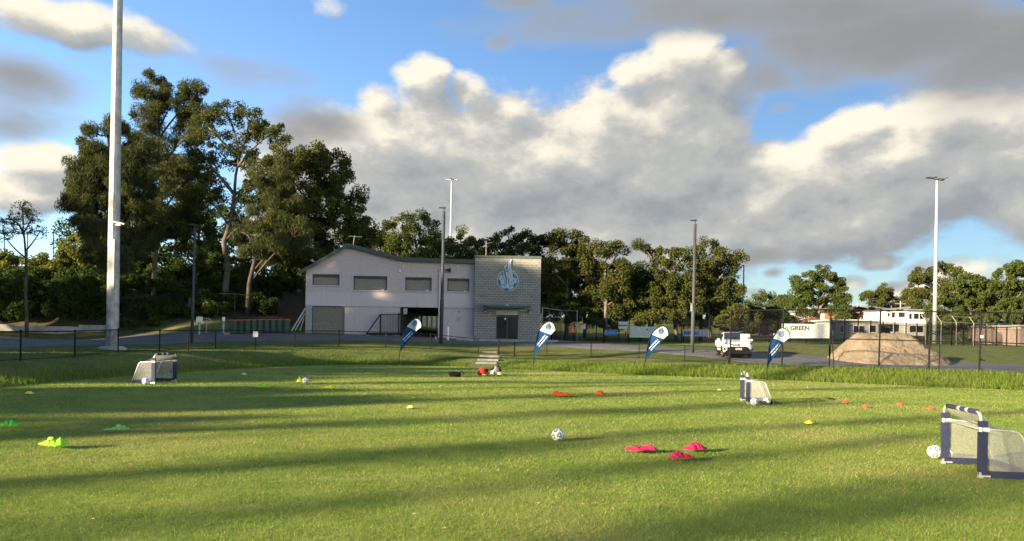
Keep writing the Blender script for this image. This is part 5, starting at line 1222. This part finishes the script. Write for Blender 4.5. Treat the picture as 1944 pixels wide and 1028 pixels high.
# batting cage with cranked posts at right
cb = [on(px, 650, D) for px, D in ((1757, 84), (1786, 85), (1815, 86), (1848, 87), (1873, 92), (1896, 96), (1922, 100))]
t = thing('cranked_fence', 'pale post fence with cranked tops at the right behind the palisade', 'fence', cb[0]); b0 = cb[0]
M_PP = plain('pale_green_post', (.26, .28, .22), .6)
for i, p in enumerate(cb):
    v = p-b0; h = 2.6; q = MB(); q.tube([v+Vector((0, 0, -.2)), v+Vector((0, 0, h))]+([v+Vector((-.55, 0, h+.75))] if i < 4 else []), .05, 6); q.build('post', M_PP, t)
q = MB()
for z in (.4, 2.58): q.tube([p-b0+Vector((0, 0, z)) for p in cb], .03, 5)
q.tube([p-b0+Vector((-.5, 0, 3.3)) for p in cb[:4]], .02, 4); q.build('rails', M_PP, t)
q = MB()
for a, b in zip(cb, cb[1:]): chain_mesh(q, a-b0, b-b0, .1, 2.55, .12, .004)
tag(q.build('wire_mesh', M_WIRE, t), kind='stuff')

# ------------------------------------------------------------------ trees
def leaves(centres, radii, per, Ln, Wn, rng, droop=.3, flat=.8, out_bias=.35):
    C = np.repeat(centres, per, 0); Rr = np.repeat(radii, per); n = len(C)
    d = rng.normal(size=(n, 3)); d /= np.linalg.norm(d, axis=1)[:, None]
    rad = rng.random(n)**.42
    Pn = C+d*(Rr*rad)[:, None]*np.array([1, 1, flat])
    ax = rng.normal(size=(n, 3))+d*out_bias; ax[:, 2] -= droop; ax /= np.linalg.norm(ax, axis=1)[:, None]
    nr = rng.normal(size=(n, 3)); sd_ = np.cross(ax, nr); sd_ /= np.linalg.norm(sd_, axis=1)[:, None]+1e-9
    L_ = Ln*rng.uniform(.6, 1.3, n); W_ = Wn*rng.uniform(.6, 1.3, n)
    v = np.stack([Pn-ax*(L_/2)[:, None], Pn+sd_*(W_/2)[:, None], Pn+ax*(L_/2)[:, None], Pn-sd_*(W_/2)[:, None]], 1).reshape(-1, 3)
    f = np.arange(n*4).reshape(n, 4); ctint = np.repeat(rng.random(len(centres)), per)
    tint = np.repeat(np.clip(.55*ctint+.45*rng.random(n), 0, 1), 4)
    return v, f, tint
def tree(name, label, D, base, trunk, blobs, leaf, bark, seed, Ln=.26, Wn=.13, rc=15, per=150, dens=3.0, droop=.3, tr=.25, group=None, cat='tree', flat=.8, shell=.45, deep=1.0, twigs=True, fork=None):
    rng = np.random.default_rng(seed); s = D/1400
    b = P(*base, D); b.z = tz(b.x, b.y); root = thing(name, label, cat, b, 0, group)
    tp = [Vector((0, 0, -.4))]+[P(px, py, D)-b+Vector((0, rng.normal(0, .25), 0)) for px, py in trunk]
    q = MB(); nodes = []
    def dens_path(a, c, k=6, bend=.12):
        m = (a+c)/2+Vector(rng.normal(0, bend*(c-a).length, 3)); m.z += .08*(c-a).length
        return [(a*(1-t)**2+m*2*t*(1-t)+c*t*t) for t in np.linspace(0, 1, k)]
    tt = [tp[0]]
    for a, c in zip(tp, tp[1:]):
        for k in range(1, 4): tt.append(a.lerp(c, k/3)+Vector(rng.normal(0, tr*.15, 3))*(1 if k < 3 else 0))
    nT = len(tt); q.tube(tt, [tr*(1-.72*i/(nT-1)) for i in range(nT)], 9); nodes += tt[2:]
    cents = []; rads = []
    for bl_ in blobs:
        px, py, rx, ry = bl_[:4]; dd = bl_[4] if len(bl_) > 4 else rng.normal(0, rx*s*.25)
        c = P(px, py, D)-b; c.y += dd
        hd_ = lambda v: math.hypot(v.x-c.x, v.y-c.y)
        a = min(tt[3:], key=lambda v: abs((c.z-v.z)-1.15*hd_(v))+.35*(v-c).length)
        pth = dens_path(a, c); L_ = (c-a).length; r0 = tr*.42
        q.tube(pth, [r0*(1-.7*i/5)+.012 for i in range(6)], 6); nodes += pth[1:]
        n = max(3, int(dens*(rx*ry)/(rc*rc)*deep))
        d = rng.normal(size=(n, 3)); d /= np.linalg.norm(d, axis=1)[:, None]; rr = shell+(1-shell)*rng.random(n)**.6
        pos = d*rr[:, None]*np.array([rx*s, rx*s*.95, ry*s])*.92+np.array(c)
        cents.append(pos); rads.append(rc*s*rng.uniform(.6, 1.25, n))
    cents = np.concatenate(cents); rads = np.concatenate(rads)
    ok = cents[:, 2] > .25; cents = cents[ok]; rads = rads[ok]
    if twigs:
        nd = np.array(nodes)
        for c in cents[::(1 if len(cents) < 160 else 2)]:
            k = np.argmin(((nd-c)**2).sum(1)+np.maximum(0, nd[:, 2]-c[2])*2); a = Vector(nd[k]); c = Vector(c); m = (a+c)/2+Vector((0, 0, -.06*(c-a).length))
            q.tube([a, m, c], [tr*.10+.012, tr*.07+.008, .008], 4, False)
    q.build('trunk', bark, root, True)
    v, f, ti = leaves(cents, rads, per, Ln, Wn, rng, droop, flat)
    mobj('crown', np_mesh('crown', v, f, leaf, ti), root)
    return root
GL = 'tall trees behind the road at left'; GM = 'eucalypts behind the clubhouse'; GR = 'trees beyond the park at right'
t1 = tree('she_oak', 'dark drooping she-oak directly behind the tall mast', 62, (214, 620), [(210, 520), (212, 400), (205, 300), (205, 240)],
     [(205, 270, 55, 50), (170, 330, 50, 55), (235, 340, 55, 70), (180, 410, 55, 50), (240, 430, 50, 60), (215, 480, 60, 40), (150, 380, 28, 30), (265, 300, 30, 50)], M_CAS, M_BARKD, 11, .60, .055, 17, 260, 3.8, 1.3, .30, GL)
t2 = tree('river_oak', 'tallest pale feathery tree, right of the tall mast', 69, (292, 565), [(294, 490), (299, 430), (306, 370), (300, 300), (298, 240)],
     [(290, 175, 42, 42), (320, 210, 48, 45), (275, 240, 30, 55), (365, 190, 34, 36), (380, 240, 26, 48), (330, 290, 50, 50), (290, 330, 36, 60), (350, 350, 40, 60), (300, 420, 45, 45), (340, 420, 40, 40)], M_CAS, M_BARK, 12, .46, .06, 15, 200, 3.4, .9, .26, GL)
t3 = tree('open_gum', 'open-crowned gum with visible forking branches, centre of the left group', 66, (424, 585), [(428, 510), (432, 460), (438, 410), (446, 350), (450, 300)],
     [(430, 215, 32, 30), (470, 230, 36, 32), (510, 255, 36, 34), (400, 245, 26, 40), (445, 280, 40, 40), (500, 310, 42, 36), (390, 310, 28, 44), (535, 290, 16, 30), (480, 360, 40, 34), (400, 380, 30, 40), (520, 360, 26, 30), (375, 280, 20, 36)], M_EUC, M_BARK, 13, .24, .10, 13, 130, 2.6, .6, .30, GL)
t4 = tree('dense_gum', 'dense rounded gum with sunlit right side, above the brick building gable', 73, (600, 590), [(600, 520), (600, 430), (605, 330)],
     [(590, 300, 45, 32), (630, 320, 50, 40), (570, 350, 50, 50), (650, 370, 45, 45), (610, 400, 60, 55), (680, 410, 34, 40), (560, 420, 50, 60), (640, 450, 60, 45), (690, 460, 34, 40), (600, 480, 60, 40), (545, 320, 28, 40)], M_EUC, M_BARK, 14, .26, .13, 16, 210, 3.4, .35, .34, GL)
t5 = tree('leaning_she_oak', 'dark she-oak with leaning pale trunk behind the bins', 65, (468, 610), [(476, 540), (488, 480), (505, 420), (525, 340)],
     [(520, 330, 34, 44), (540, 390, 44, 50), (500, 420, 36, 44), (560, 450, 40, 46), (520, 470, 40, 36), (480, 480, 30, 24), (455, 440, 22, 26)], M_CAS, M_BARKD, 15, .55, .05, 15, 210, 2.8, 1.2, .24, GL)
t6 = tree('bare_tree', 'thin half-bare tree at the far left edge', 60, (52, 560), [(51, 530), (47, 490), (42, 450), (40, 425)],
     [(40, 395, 22, 16), (15, 415, 22, 18), (68, 410, 18, 18), (50, 430, 30, 20), (10, 445, 24, 20), (75, 440, 12, 14)], M_EUC, M_BARKD, 16, .18, .07, 7, 22, 2.4, .3, .15, GL)
tree('young_gum', 'slim young gum between the tall feathery tree and the forked gum', 70, (368, 580), [(372, 500), (378, 430), (382, 380)], [(380, 400, 30, 30), (365, 440, 30, 36), (395, 450, 30, 34), (350, 480, 28, 26), (392, 500, 26, 24)], M_EUCG, M_BARK, 17, .3, .14, 14, 120, 1.8, .4, .16, GL)
tree('back_gum', 'shaded gum filling the wood behind the tall mast', 84, (190, 540), [(195, 470), (200, 400)], [(175, 360, 46, 50), (240, 370, 50, 55), (180, 400, 50, 50), (235, 420, 50, 55), (150, 450, 40, 40), (210, 480, 60, 40), (260, 480, 50, 50)], M_BUSH, M_BARKD, 61, .34, .18, 16, 130, 2.2, .4, .25, GL)
tree('back_gum', 'shaded gum filling the wood behind the tall feathery tree', 85, (330, 540), [(335, 470), (340, 400)], [(320, 380, 46, 50), (375, 390, 44, 50), (385, 340, 36, 40), (345, 330, 36, 40), (420, 430, 40, 40), (320, 430, 50, 50), (370, 450, 50, 50), (300, 490, 50, 40), (350, 510, 60, 36), (410, 480, 44, 50)], M_BUSH, M_BARKD, 62, .34, .18, 16, 130, 2.2, .4, .25, GL)
tree('back_gum', 'shaded gum filling the wood between the forked gum and the dense gum', 86, (500, 540), [(500, 470), (505, 400)], [(500, 400, 40, 50), (540, 430, 50, 50), (480, 450, 40, 40), (520, 480, 50, 40), (560, 480, 40, 40), (450, 400, 26, 30)], M_BUSH, M_BARKD, 63, .34, .18, 16, 130, 2.2, .4, .25, GL)
def shrub(name, label, D, px, py, blobs, leaf, seed, group, **k):
    kw = dict(Ln=.26, Wn=.15, rc=13, per=170, dens=3.4, droop=.1, tr=.07, cat='shrub', shell=.35); kw.update(k)
    return tree(name, label, D, (px, py), [(px, py-12)], blobs, leaf, M_BARKD, seed, group=group, **kw)
GSH = 'dark shrubs on the left embankment'
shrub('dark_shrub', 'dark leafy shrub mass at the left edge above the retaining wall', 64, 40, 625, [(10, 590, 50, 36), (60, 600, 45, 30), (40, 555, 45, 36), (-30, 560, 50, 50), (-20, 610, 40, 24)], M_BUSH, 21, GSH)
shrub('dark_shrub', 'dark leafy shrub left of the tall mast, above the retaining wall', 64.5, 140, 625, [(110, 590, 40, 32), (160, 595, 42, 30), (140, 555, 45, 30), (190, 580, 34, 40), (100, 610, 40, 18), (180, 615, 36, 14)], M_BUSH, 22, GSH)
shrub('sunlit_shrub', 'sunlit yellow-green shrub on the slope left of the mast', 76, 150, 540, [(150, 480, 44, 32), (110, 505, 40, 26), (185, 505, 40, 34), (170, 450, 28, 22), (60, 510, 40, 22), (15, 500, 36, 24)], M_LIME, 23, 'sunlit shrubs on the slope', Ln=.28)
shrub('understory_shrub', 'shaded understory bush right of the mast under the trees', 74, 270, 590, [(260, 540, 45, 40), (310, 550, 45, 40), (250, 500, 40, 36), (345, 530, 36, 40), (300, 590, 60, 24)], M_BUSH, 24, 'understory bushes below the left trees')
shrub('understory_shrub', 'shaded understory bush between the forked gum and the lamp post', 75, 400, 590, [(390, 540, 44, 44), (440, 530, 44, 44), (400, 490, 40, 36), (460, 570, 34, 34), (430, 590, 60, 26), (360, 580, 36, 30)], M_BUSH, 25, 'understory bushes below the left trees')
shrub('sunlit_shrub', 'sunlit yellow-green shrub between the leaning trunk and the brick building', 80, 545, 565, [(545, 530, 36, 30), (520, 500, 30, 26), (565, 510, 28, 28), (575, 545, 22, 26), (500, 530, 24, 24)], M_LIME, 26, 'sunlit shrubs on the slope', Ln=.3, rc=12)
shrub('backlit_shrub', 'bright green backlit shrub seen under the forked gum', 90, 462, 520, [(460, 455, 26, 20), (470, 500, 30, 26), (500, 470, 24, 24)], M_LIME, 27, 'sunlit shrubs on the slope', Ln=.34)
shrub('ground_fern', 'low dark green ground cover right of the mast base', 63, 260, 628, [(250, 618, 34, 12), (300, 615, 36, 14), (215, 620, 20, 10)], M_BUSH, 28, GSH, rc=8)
def slope_shrub(px, D, w, h, leaf, seed, label):
    """bush rooted on the embankment: its clumps follow the slope"""
    bl = []
    for k in (-1, 0, 1):
        x = px+k*w*.55; g_ = on(x, 600, D); py = HY-(g_.z+h*D/1400*.45-CAMZ)*1400/D+(x-CX)*math.sin(ROLL); bl.append((x, py-(5 if k == 0 else 0), w*.6, h*.75))
    g_ = on(px, 600, D); py = HY-(g_.z-CAMZ)*1400/D+(px-CX)*math.sin(ROLL)
    return shrub('slope_shrub', label, D, px, py, bl, leaf, seed, 'bushes covering the left embankment', dens=2.6, per=150)
SL = ('beside the mast', 'under the tall feathery tree', 'left of the lamp post', 'right of the lamp post', 'under the forked gum', 'behind the bins', 'beside the sheet fence')
sd0 = 200
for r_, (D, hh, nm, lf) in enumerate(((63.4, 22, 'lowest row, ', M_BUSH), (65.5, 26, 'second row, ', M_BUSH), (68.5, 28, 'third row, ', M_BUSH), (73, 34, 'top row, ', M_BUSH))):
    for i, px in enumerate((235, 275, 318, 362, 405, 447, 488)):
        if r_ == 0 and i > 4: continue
        slope_shrub(px+(r_ % 2)*20-6, D+((i*7) % 3)*.4, 30, hh*(.8+.4*((i*5+r_*3) % 7)/7), M_EUCG if (i+r_) % 4 == 0 else lf, sd0, 'embankment bush, '+nm+SL[i]); sd0 += 1  # some bushes take a lighter leaf colour in place of sunlight
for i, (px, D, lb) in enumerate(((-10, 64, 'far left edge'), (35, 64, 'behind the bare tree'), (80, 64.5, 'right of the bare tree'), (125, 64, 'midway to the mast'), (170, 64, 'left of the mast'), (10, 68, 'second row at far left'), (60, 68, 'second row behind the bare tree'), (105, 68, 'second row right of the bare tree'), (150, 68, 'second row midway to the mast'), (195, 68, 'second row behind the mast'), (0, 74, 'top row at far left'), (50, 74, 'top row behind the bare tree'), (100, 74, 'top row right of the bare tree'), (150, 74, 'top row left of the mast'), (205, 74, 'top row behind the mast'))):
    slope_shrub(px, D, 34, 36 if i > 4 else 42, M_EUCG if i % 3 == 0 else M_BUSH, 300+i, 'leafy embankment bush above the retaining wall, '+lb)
# trees behind the clubhouse
def gum(label, D, px, base, blobs, seed, leaf=None, **k):
    kw = dict(Ln=.27, Wn=.14, rc=12.5, per=170, dens=2.9, droop=.35, tr=.26, group=GM); kw.update(k)
    top = min(b_[1] for b_ in blobs); tx = blobs[0][0]
    return tree('gum_tree', label, D, (px, base), [((px*.7+tx*.3), base-(base-top)*.3), ((px+tx)/2, base-(base-top)*.55), (tx, base-(base-top)*.75)], blobs, leaf or M_EUC, M_BARK, seed, **kw)
gum('dark gum behind the flat end of the brick building, left of the thin lamp post', 88, 775, 620, [(790, 420, 28, 22), (760, 440, 36, 26), (815, 440, 30, 26), (740, 475, 36, 34), (790, 480, 44, 34), (830, 475, 26, 30), (760, 530, 60, 40), (715, 470, 26, 34)], 31, M_EUCG)
gum('dark gum behind the brick building, right of the thin lamp post', 92, 880, 620, [(882, 450, 26, 20), (865, 470, 28, 22), (905, 470, 22, 20), (880, 500, 44, 26), (870, 540, 50, 40), (920, 520, 36, 34)], 32, M_EUCG)
gum('golden-topped gum just behind the block tower', 86, 975, 620, [(965, 450, 26, 20), (995, 455, 26, 20), (945, 465, 22, 18), (1020, 465, 24, 22), (985, 490, 50, 30), (1030, 510, 34, 34), (1040, 560, 36, 40), (950, 500, 30, 30)], 33)
gum('tall bushy gum right of the block tower', 84, 1075, 630, [(1078, 450, 30, 20), (1055, 462, 26, 20), (1100, 465, 26, 22), (1070, 490, 44, 28), (1110, 500, 34, 34), (1050, 520, 36, 36), (1090, 550, 44, 40), (1065, 590, 44, 30), (1115, 590, 30, 30)], 34)
gum('broad gum left of the sky gap, above the white boards', 83, 1150, 630, [(1150, 470, 30, 18), (1175, 480, 22, 22), (1130, 490, 30, 26), (1165, 520, 34, 36), (1140, 560, 40, 40), (1180, 570, 28, 40), (1160, 605, 44, 22), (1186, 500, 14, 30)], 35)
gum('thin gum with a small high crown in the sky gap', 90, 1238, 630, [(1240, 470, 22, 14), (1222, 472, 18, 12), (1250, 490, 16, 18), (1238, 520, 18, 20)], 36, tr=.16)
gum('gum behind the thin lamp post left of the car, left half of the clump', 84, 1285, 630, [(1275, 490, 26, 18), (1300, 485, 22, 18), (1262, 510, 22, 24), (1290, 525, 36, 32), (1265, 560, 32, 40), (1310, 560, 30, 40), (1285, 600, 46, 24), (1232, 570, 28, 34), (1225, 605, 30, 22)], 37)
gum('gum with golden crown and bare branches, right of the lamp post', 85, 1350, 630, [(1330, 470, 22, 16), (1365, 475, 24, 18), (1395, 490, 20, 20), (1345, 500, 34, 24), (1380, 520, 32, 26), (1330, 535, 26, 30), (1360, 565, 34, 30), (1398, 550, 18, 30), (1345, 600, 40, 24)], 38)
gum('bright backlit green tree low in the gap of the tree line', 104, 1235, 625, [(1225, 540, 26, 22), (1255, 550, 26, 26), (1240, 580, 34, 26)], 39, M_LIME)
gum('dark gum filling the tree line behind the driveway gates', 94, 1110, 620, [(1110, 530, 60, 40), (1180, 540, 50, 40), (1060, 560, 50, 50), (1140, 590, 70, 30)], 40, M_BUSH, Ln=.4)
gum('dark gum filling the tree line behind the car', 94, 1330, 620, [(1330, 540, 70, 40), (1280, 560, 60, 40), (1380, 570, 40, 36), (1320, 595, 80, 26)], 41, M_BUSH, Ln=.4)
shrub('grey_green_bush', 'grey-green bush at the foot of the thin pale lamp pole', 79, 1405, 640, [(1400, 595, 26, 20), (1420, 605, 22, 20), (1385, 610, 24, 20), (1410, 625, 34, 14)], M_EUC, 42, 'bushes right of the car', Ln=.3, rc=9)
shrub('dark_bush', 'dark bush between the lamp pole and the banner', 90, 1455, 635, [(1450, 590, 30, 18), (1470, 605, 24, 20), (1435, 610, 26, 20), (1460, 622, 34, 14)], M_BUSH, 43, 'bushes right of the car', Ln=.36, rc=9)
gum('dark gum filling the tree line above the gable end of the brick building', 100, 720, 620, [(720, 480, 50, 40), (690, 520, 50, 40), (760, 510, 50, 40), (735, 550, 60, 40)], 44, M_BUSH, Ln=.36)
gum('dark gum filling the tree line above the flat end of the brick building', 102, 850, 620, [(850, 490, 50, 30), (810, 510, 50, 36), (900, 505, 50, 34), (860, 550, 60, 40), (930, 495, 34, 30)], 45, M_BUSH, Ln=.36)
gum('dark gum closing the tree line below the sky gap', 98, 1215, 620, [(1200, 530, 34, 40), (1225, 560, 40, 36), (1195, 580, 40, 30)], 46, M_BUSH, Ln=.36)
# right background
def far(label, D, px, base, blobs, seed, leaf=None, bark=None, **k):
    kw = dict(Ln=.34, Wn=.19, rc=9, per=170, dens=3.1, droop=.35, tr=.34, group=GR); kw.update(k)
    top = min(b_[1] for b_ in blobs); tx = blobs[0][0]
    return tree('park_tree', label, D, (px, base), [((px*.7+tx*.3), base-(base-top)*.3), (tx, base-(base-top)*.6)], blobs, leaf or M_EUCG, bark or M_BARK, seed, **kw)
far('large round-crowned gum standing free above the printed banner', 138, 1552, 618, [(1562, 522, 28, 18), (1535, 535, 30, 20), (1588, 538, 22, 22), (1518, 556, 24, 20), (1560, 555, 38, 24), (1596, 565, 18, 22), (1545, 582, 44, 20), (1508, 578, 16, 14), (1590, 588, 24, 14), (1525, 595, 24, 10)], 51)
far('low rounded tree left of the free-standing gum', 160, 1460, 615, [(1455, 563, 22, 11), (1435, 573, 22, 12), (1480, 572, 20, 12), (1455, 585, 40, 14), (1495, 575, 18, 12)], 52)
far('pair of dull far trees left of the white house, left crown', 215, 1660, 605, [(1660, 555, 16, 10), (1650, 565, 14, 12), (1672, 567, 14, 12), (1660, 580, 24, 12)], 53, M_EUC, None, Ln=.7, rc=8)
far('pair of dull far trees left of the white house, taller crown', 218, 1690, 605, [(1685, 548, 14, 10), (1678, 560, 14, 12), (1697, 560, 12, 12), (1686, 576, 22, 12), (1720, 562, 16, 14), (1715, 578, 20, 10)], 54, M_EUC, None, Ln=.7, rc=8)
far('umbrella-crowned gum with open limbs behind the right floodlight pole', 140, 1772, 620, [(1790, 510, 26, 12), (1760, 520, 26, 14), (1735, 535, 18, 12), (1815, 522, 18, 14), (1775, 540, 34, 14), (1805, 550, 18, 14), (1740, 555, 14, 10)], 55, M_EUC)
far('broad leafy tree right of the right floodlight pole', 112, 1840, 645, [(1845, 535, 28, 14), (1815, 555, 28, 20), (1870, 550, 26, 20), (1840, 580, 40, 24), (1785, 580, 26, 24), (1800, 610, 40, 20), (1870, 600, 34, 24), (1770, 600, 20, 20)], 56, M_EUCG, None, tr=.3)
far('green layered tree at the right edge of the picture', 108, 1935, 645, [(1910, 520, 26, 14), (1940, 512, 22, 14), (1965, 520, 24, 16), (1900, 545, 22, 16), (1945, 545, 34, 16), (1985, 550, 30, 26), (1900, 590, 26, 20), (1930, 575, 24, 14), (1960, 600, 30, 26)], 57, M_EUCG)
far('dense tree just outside the right edge', 112, 2010, 645, [(2010, 520, 40, 30), (2060, 550, 40, 40), (2000, 590, 50, 40)], 58, M_EUC)
far('small garden tree in front of the terracotta roof', 116, 1590, 640, [(1600, 604, 18, 9), (1588, 612, 14, 8), (1612, 610, 12, 8)], 59, M_EUCG, None, tr=.12, Ln=.4, rc=7)
far('leafy hedge tree between the far houses, right of the round gum', 150, 1640, 640, [(1630, 592, 18, 8), (1650, 596, 18, 8), (1615, 600, 18, 8)], 70, M_EUC, None, tr=.15, Ln=.4, rc=7)
far('leafy hedge tree left of the terracotta roof', 118, 1465, 640, [(1470, 600, 24, 12), (1490, 608, 20, 10), (1445, 605, 20, 14)], 71, M_EUCG, None, tr=.15, Ln=.4, rc=8)
far('background tree filling behind the umbrella gum', 165, 1760, 620, [(1750, 560, 30, 16), (1790, 565, 40, 18), (1735, 580, 26, 12), (1830, 570, 40, 20)], 72, M_EUC, None, Ln=.5)
far('background tree filling behind the layered tree at right', 150, 1900, 620, [(1890, 565, 40, 20), (1930, 570, 40, 20), (1870, 590, 40, 18), (1960, 580, 40, 24)], 73, M_EUC, None, Ln=.5)
far('broad hedge tree behind the cranked fence', 104, 1830, 645, [(1790, 615, 26, 14), (1825, 610, 30, 16), (1865, 615, 30, 16), (1905, 618, 26, 14), (1925, 605, 20, 14)], 74, M_EUCG, None, tr=.15, Ln=.34, rc=8)
far('small garden tree left of the white house', 125, 1500, 640, [(1500, 615, 16, 8), (1515, 612, 14, 8)], 60, M_EUC, None, tr=.12, Ln=.4, rc=7)
# the wood goes on outside the picture: its left belt shades the pitch
def more(src, x, y, s, rz, label, slim=1.0):
    o = copy_tree(src); o.location = (x, y, tz(x, y)); o.scale = (s*slim, s*slim, s); o.rotation_euler = (0, 0, rz); o['label'] = label; o['group'] = 'trees outside the picture at left'
    return o
tb_ = -1000
t7 = tree('shadow_gum', 'sparse gum added outside the picture at left, thinned for soft shadows', 60, (tb_, 640), [(tb_+4, 540), (tb_-4, 440), (tb_+6, 340), (tb_, 260)],
     [(tb_-30, 300, 44, 40), (tb_+40, 330, 44, 40), (tb_, 240, 40, 34), (tb_-50, 400, 40, 40), (tb_+50, 420, 40, 44), (tb_, 470, 40, 40), (tb_-40, 520, 40, 40), (tb_+40, 540, 40, 34)], M_EUC, M_BARK, 18, .26, .12, 14, 85, 1.6, .5, .24, 'trees outside the picture at left')  # unseen tree added with a thin crown so its copies shade softly
HT = {id(t7): 17.2, id(t1): 17.5, id(t2): 20.5, id(t3): 18.0, id(t4): 16.5, id(t5): 14.5}
rs_ = random.Random(21); SHADE = []
y = -64.0
while y < 30:                                               # an understory belt, higher towards the road
    SHADE.append((rs_.choice((t4, t5, t4, t1)), -47+rs_.uniform(-3, 3), y, rs_.uniform(6.0, 7.5) if y < -14 else rs_.uniform(9.3, 10.8))); y += 4.2
SLIM = ((-45, 16), (-36, 17), (-28, 17), (-26.4, 16), (-23.4, 16), (-20.9, 18), (-16.8, 16.5), (-15.2, 15.5), (-11, 19), (-7.6, 16), (-4, 20), (.2, 17.5), (4.6, 18), (9, 16), (13.5, 18), (18, 15), (23, 18))
y = 27.0
while y < 58:
    SHADE.append((rs_.choice((t3, t2, t3, t5)) if y > 31 else rs_.choice((t4, t1)), -49+rs_.uniform(-4, 3), y, rs_.uniform(14, 18))); y += 3.0
for y, h in ((25.5, 18.5), (28, 19.5), (30.5, 19)): SHADE.append((t4, -50, y, h))
for i in range(5): SHADE.append((rs_.choice((t3, t2)), -58+rs_.uniform(-3, 3), 31+i*5.0, rs_.uniform(14, 18)))
for i in range(16): SHADE.append((rs_.choice((t4, t5, t3, t1)), -70+i*11+rs_.uniform(-3, 3), -92+rs_.uniform(-6, 6), rs_.uniform(10, 15)))  # row added behind the camera to darken what the glass doors reflect
for i, (y, h) in enumerate(SLIM): more(t7, -48+rs_.uniform(-1, 1), y, h/HT[id(t7)], i*2.1, 'slim shadow-casting tree added outside the picture at left', .33)  # unseen trees added and narrowed so their shadows form thin streaks
for i, (src, x, y, h) in enumerate(SHADE):
    more(src, x, y, h/HT[id(src)], i*1.7, 'unseen tree outside the picture, left belt with added rear row, %s' % ('%d%s from its near end' % (i+1, 'st' if i % 10 == 0 and i != 10 else 'nd' if i % 10 == 1 and i != 11 else 'rd' if i % 10 == 2 and i != 12 else 'th')))

# ------------------------------------------------------------------ grass
def blades(name, X, Y, Z, hgt, wid, mat, rng, lean=.5, two=False, label=None):
    n = len(X); a = rng.uniform(0, 2*math.pi, n); h = hgt*rng.uniform(.55, 1.3, n); w = wid*rng.uniform(.7, 1.3, n)
    l = rng.normal(0, lean, (n, 2))*h[:, None]; B = np.stack([X, Y, Z-.01], -1)
    sx = np.stack([np.cos(a)*w/2, np.sin(a)*w/2, np.zeros(n)], -1); T = B+np.concatenate([l, h[:, None]], 1)
    tint = rng.random(n)
    if not two:
        v = np.stack([B-sx, B+sx, T], 1).reshape(-1, 3); f = np.arange(3*n).reshape(n, 3); ti = np.repeat(tint, 3)
    else:
        M_ = B+np.concatenate([l*.3, h[:, None]*.6], 1); T[:, 2] -= np.hypot(l[:, 0], l[:, 1])*.35
        v = np.stack([B-sx, B+sx, M_-sx*.8, M_+sx*.8, T], 1).reshape(-1, 3); b_ = np.arange(n)[:, None]*5
        f = np.concatenate([b_+np.array([0, 1, 3]), b_+np.array([0, 3, 2]), b_+np.array([2, 3, 4])], 0); ti = np.repeat(tint, 5)
    o = mobj(name, np_mesh(name, v, f, mat, ti)); return tag(o, label, 'grass', kind='stuff')
rg = np.random.default_rng(77)
def wedge(d0, d1, n):
    D = np.sqrt(rg.random(n)*(d1*d1-d0*d0)+d0*d0); u = rg.uniform(-.76, .76, n); return u*D, D
XX, YY, HH, WW = [], [], [], []
for d0, d1, n, h, w in ((5.4, 8.5, 110000, .036, .006), (8.5, 13, 120000, .038, .009), (13, 20, 90000, .042, .014), (20, 30, 80000, .045, .022), (30, 43, 60000, .045, .034)):
    x, y = wedge(d0, d1, n); k = sdist(x, y) < -.02; x, y = x[k], y[k]; XX.append(x); YY.append(y); HH.append(np.full(len(x), h)); WW.append(np.full(len(x), w))
XX = np.concatenate(XX); YY = np.concatenate(YY); HH = np.concatenate(HH); WW = np.concatenate(WW)
blades('lawn_grass', XX, YY, -FS*XX, HH, WW, M_LAWN, rg, .75, False, 'short mown grass blades covering the near pitch')
# rough grass on the bank
n = 760000; x = rg.uniform(-24, 36, n); y = rg.uniform(16, 56, n); s_ = sdist(x, y); inview = abs(x) < .76*y+1
foot = np.exp(-((s_-.5)/.8)**2); patch = .5+.5*np.sin(x*.9+y*.35)*np.sin(y*.7-x*.25+1.3)
right = 1/(1+np.exp(-(x-1.5)*1.2)); prob = np.where((s_ > -.02) & (s_ < 7), np.clip(.25+foot*.75+right*(s_ < 2.6)*.6, 0, 1)*np.exp(-np.maximum(s_-2.6, 0)/2.5), 0)
step = (abs(x+1.75) < .85) & (y > 40) & (y < 48.4); roadm = y > 41+1.2*(0)
hgt = .09+.15*foot*(.55+.45*patch)+right*(s_ < 2.8)*.15*(.5+.5*patch)
k = (rg.random(n) < prob*.9) & inview & ~step
k &= ~((x > 12) & (y > 39.2))
x, y, hgt = x[k], y[k], hgt[k]
blades('bank_tall_grass', x, y, terr(x, y), hgt, np.full(len(x), .014), M_LUSH, rg, .42, True, 'long green grass growing on the bank round the pitch')
# fallen leaves and bits on the pitch
rl2 = random.Random(9); q = MB()
for i in range(130):
    D = rl2.uniform(6, 34); xx = rl2.uniform(-.68, .68)*D
    if float(sdist(np.array([xx]), np.array([D]))[0]) > -.3: continue
    s = rl2.uniform(.02, .045); a = rl2.uniform(0, 6.3); c_, d_ = math.cos(a), math.sin(a); z = fieldz(xx)+.035
    q.add([(xx-c_*s, D-d_*s, z), (xx+d_*s*.35, D-c_*s*.35, z+.012), (xx+c_*s, D+d_*s, z+.005), (xx-d_*s*.35, D+c_*s*.35, z+.012)], [(0, 1, 2, 3)])
tag(q.build('fallen_leaves', plain('dry_leaf', (.30, .19, .09), .8, 0, .3)), 'scattered dry fallen leaves on the mown grass', 'leaves', kind='stuff')
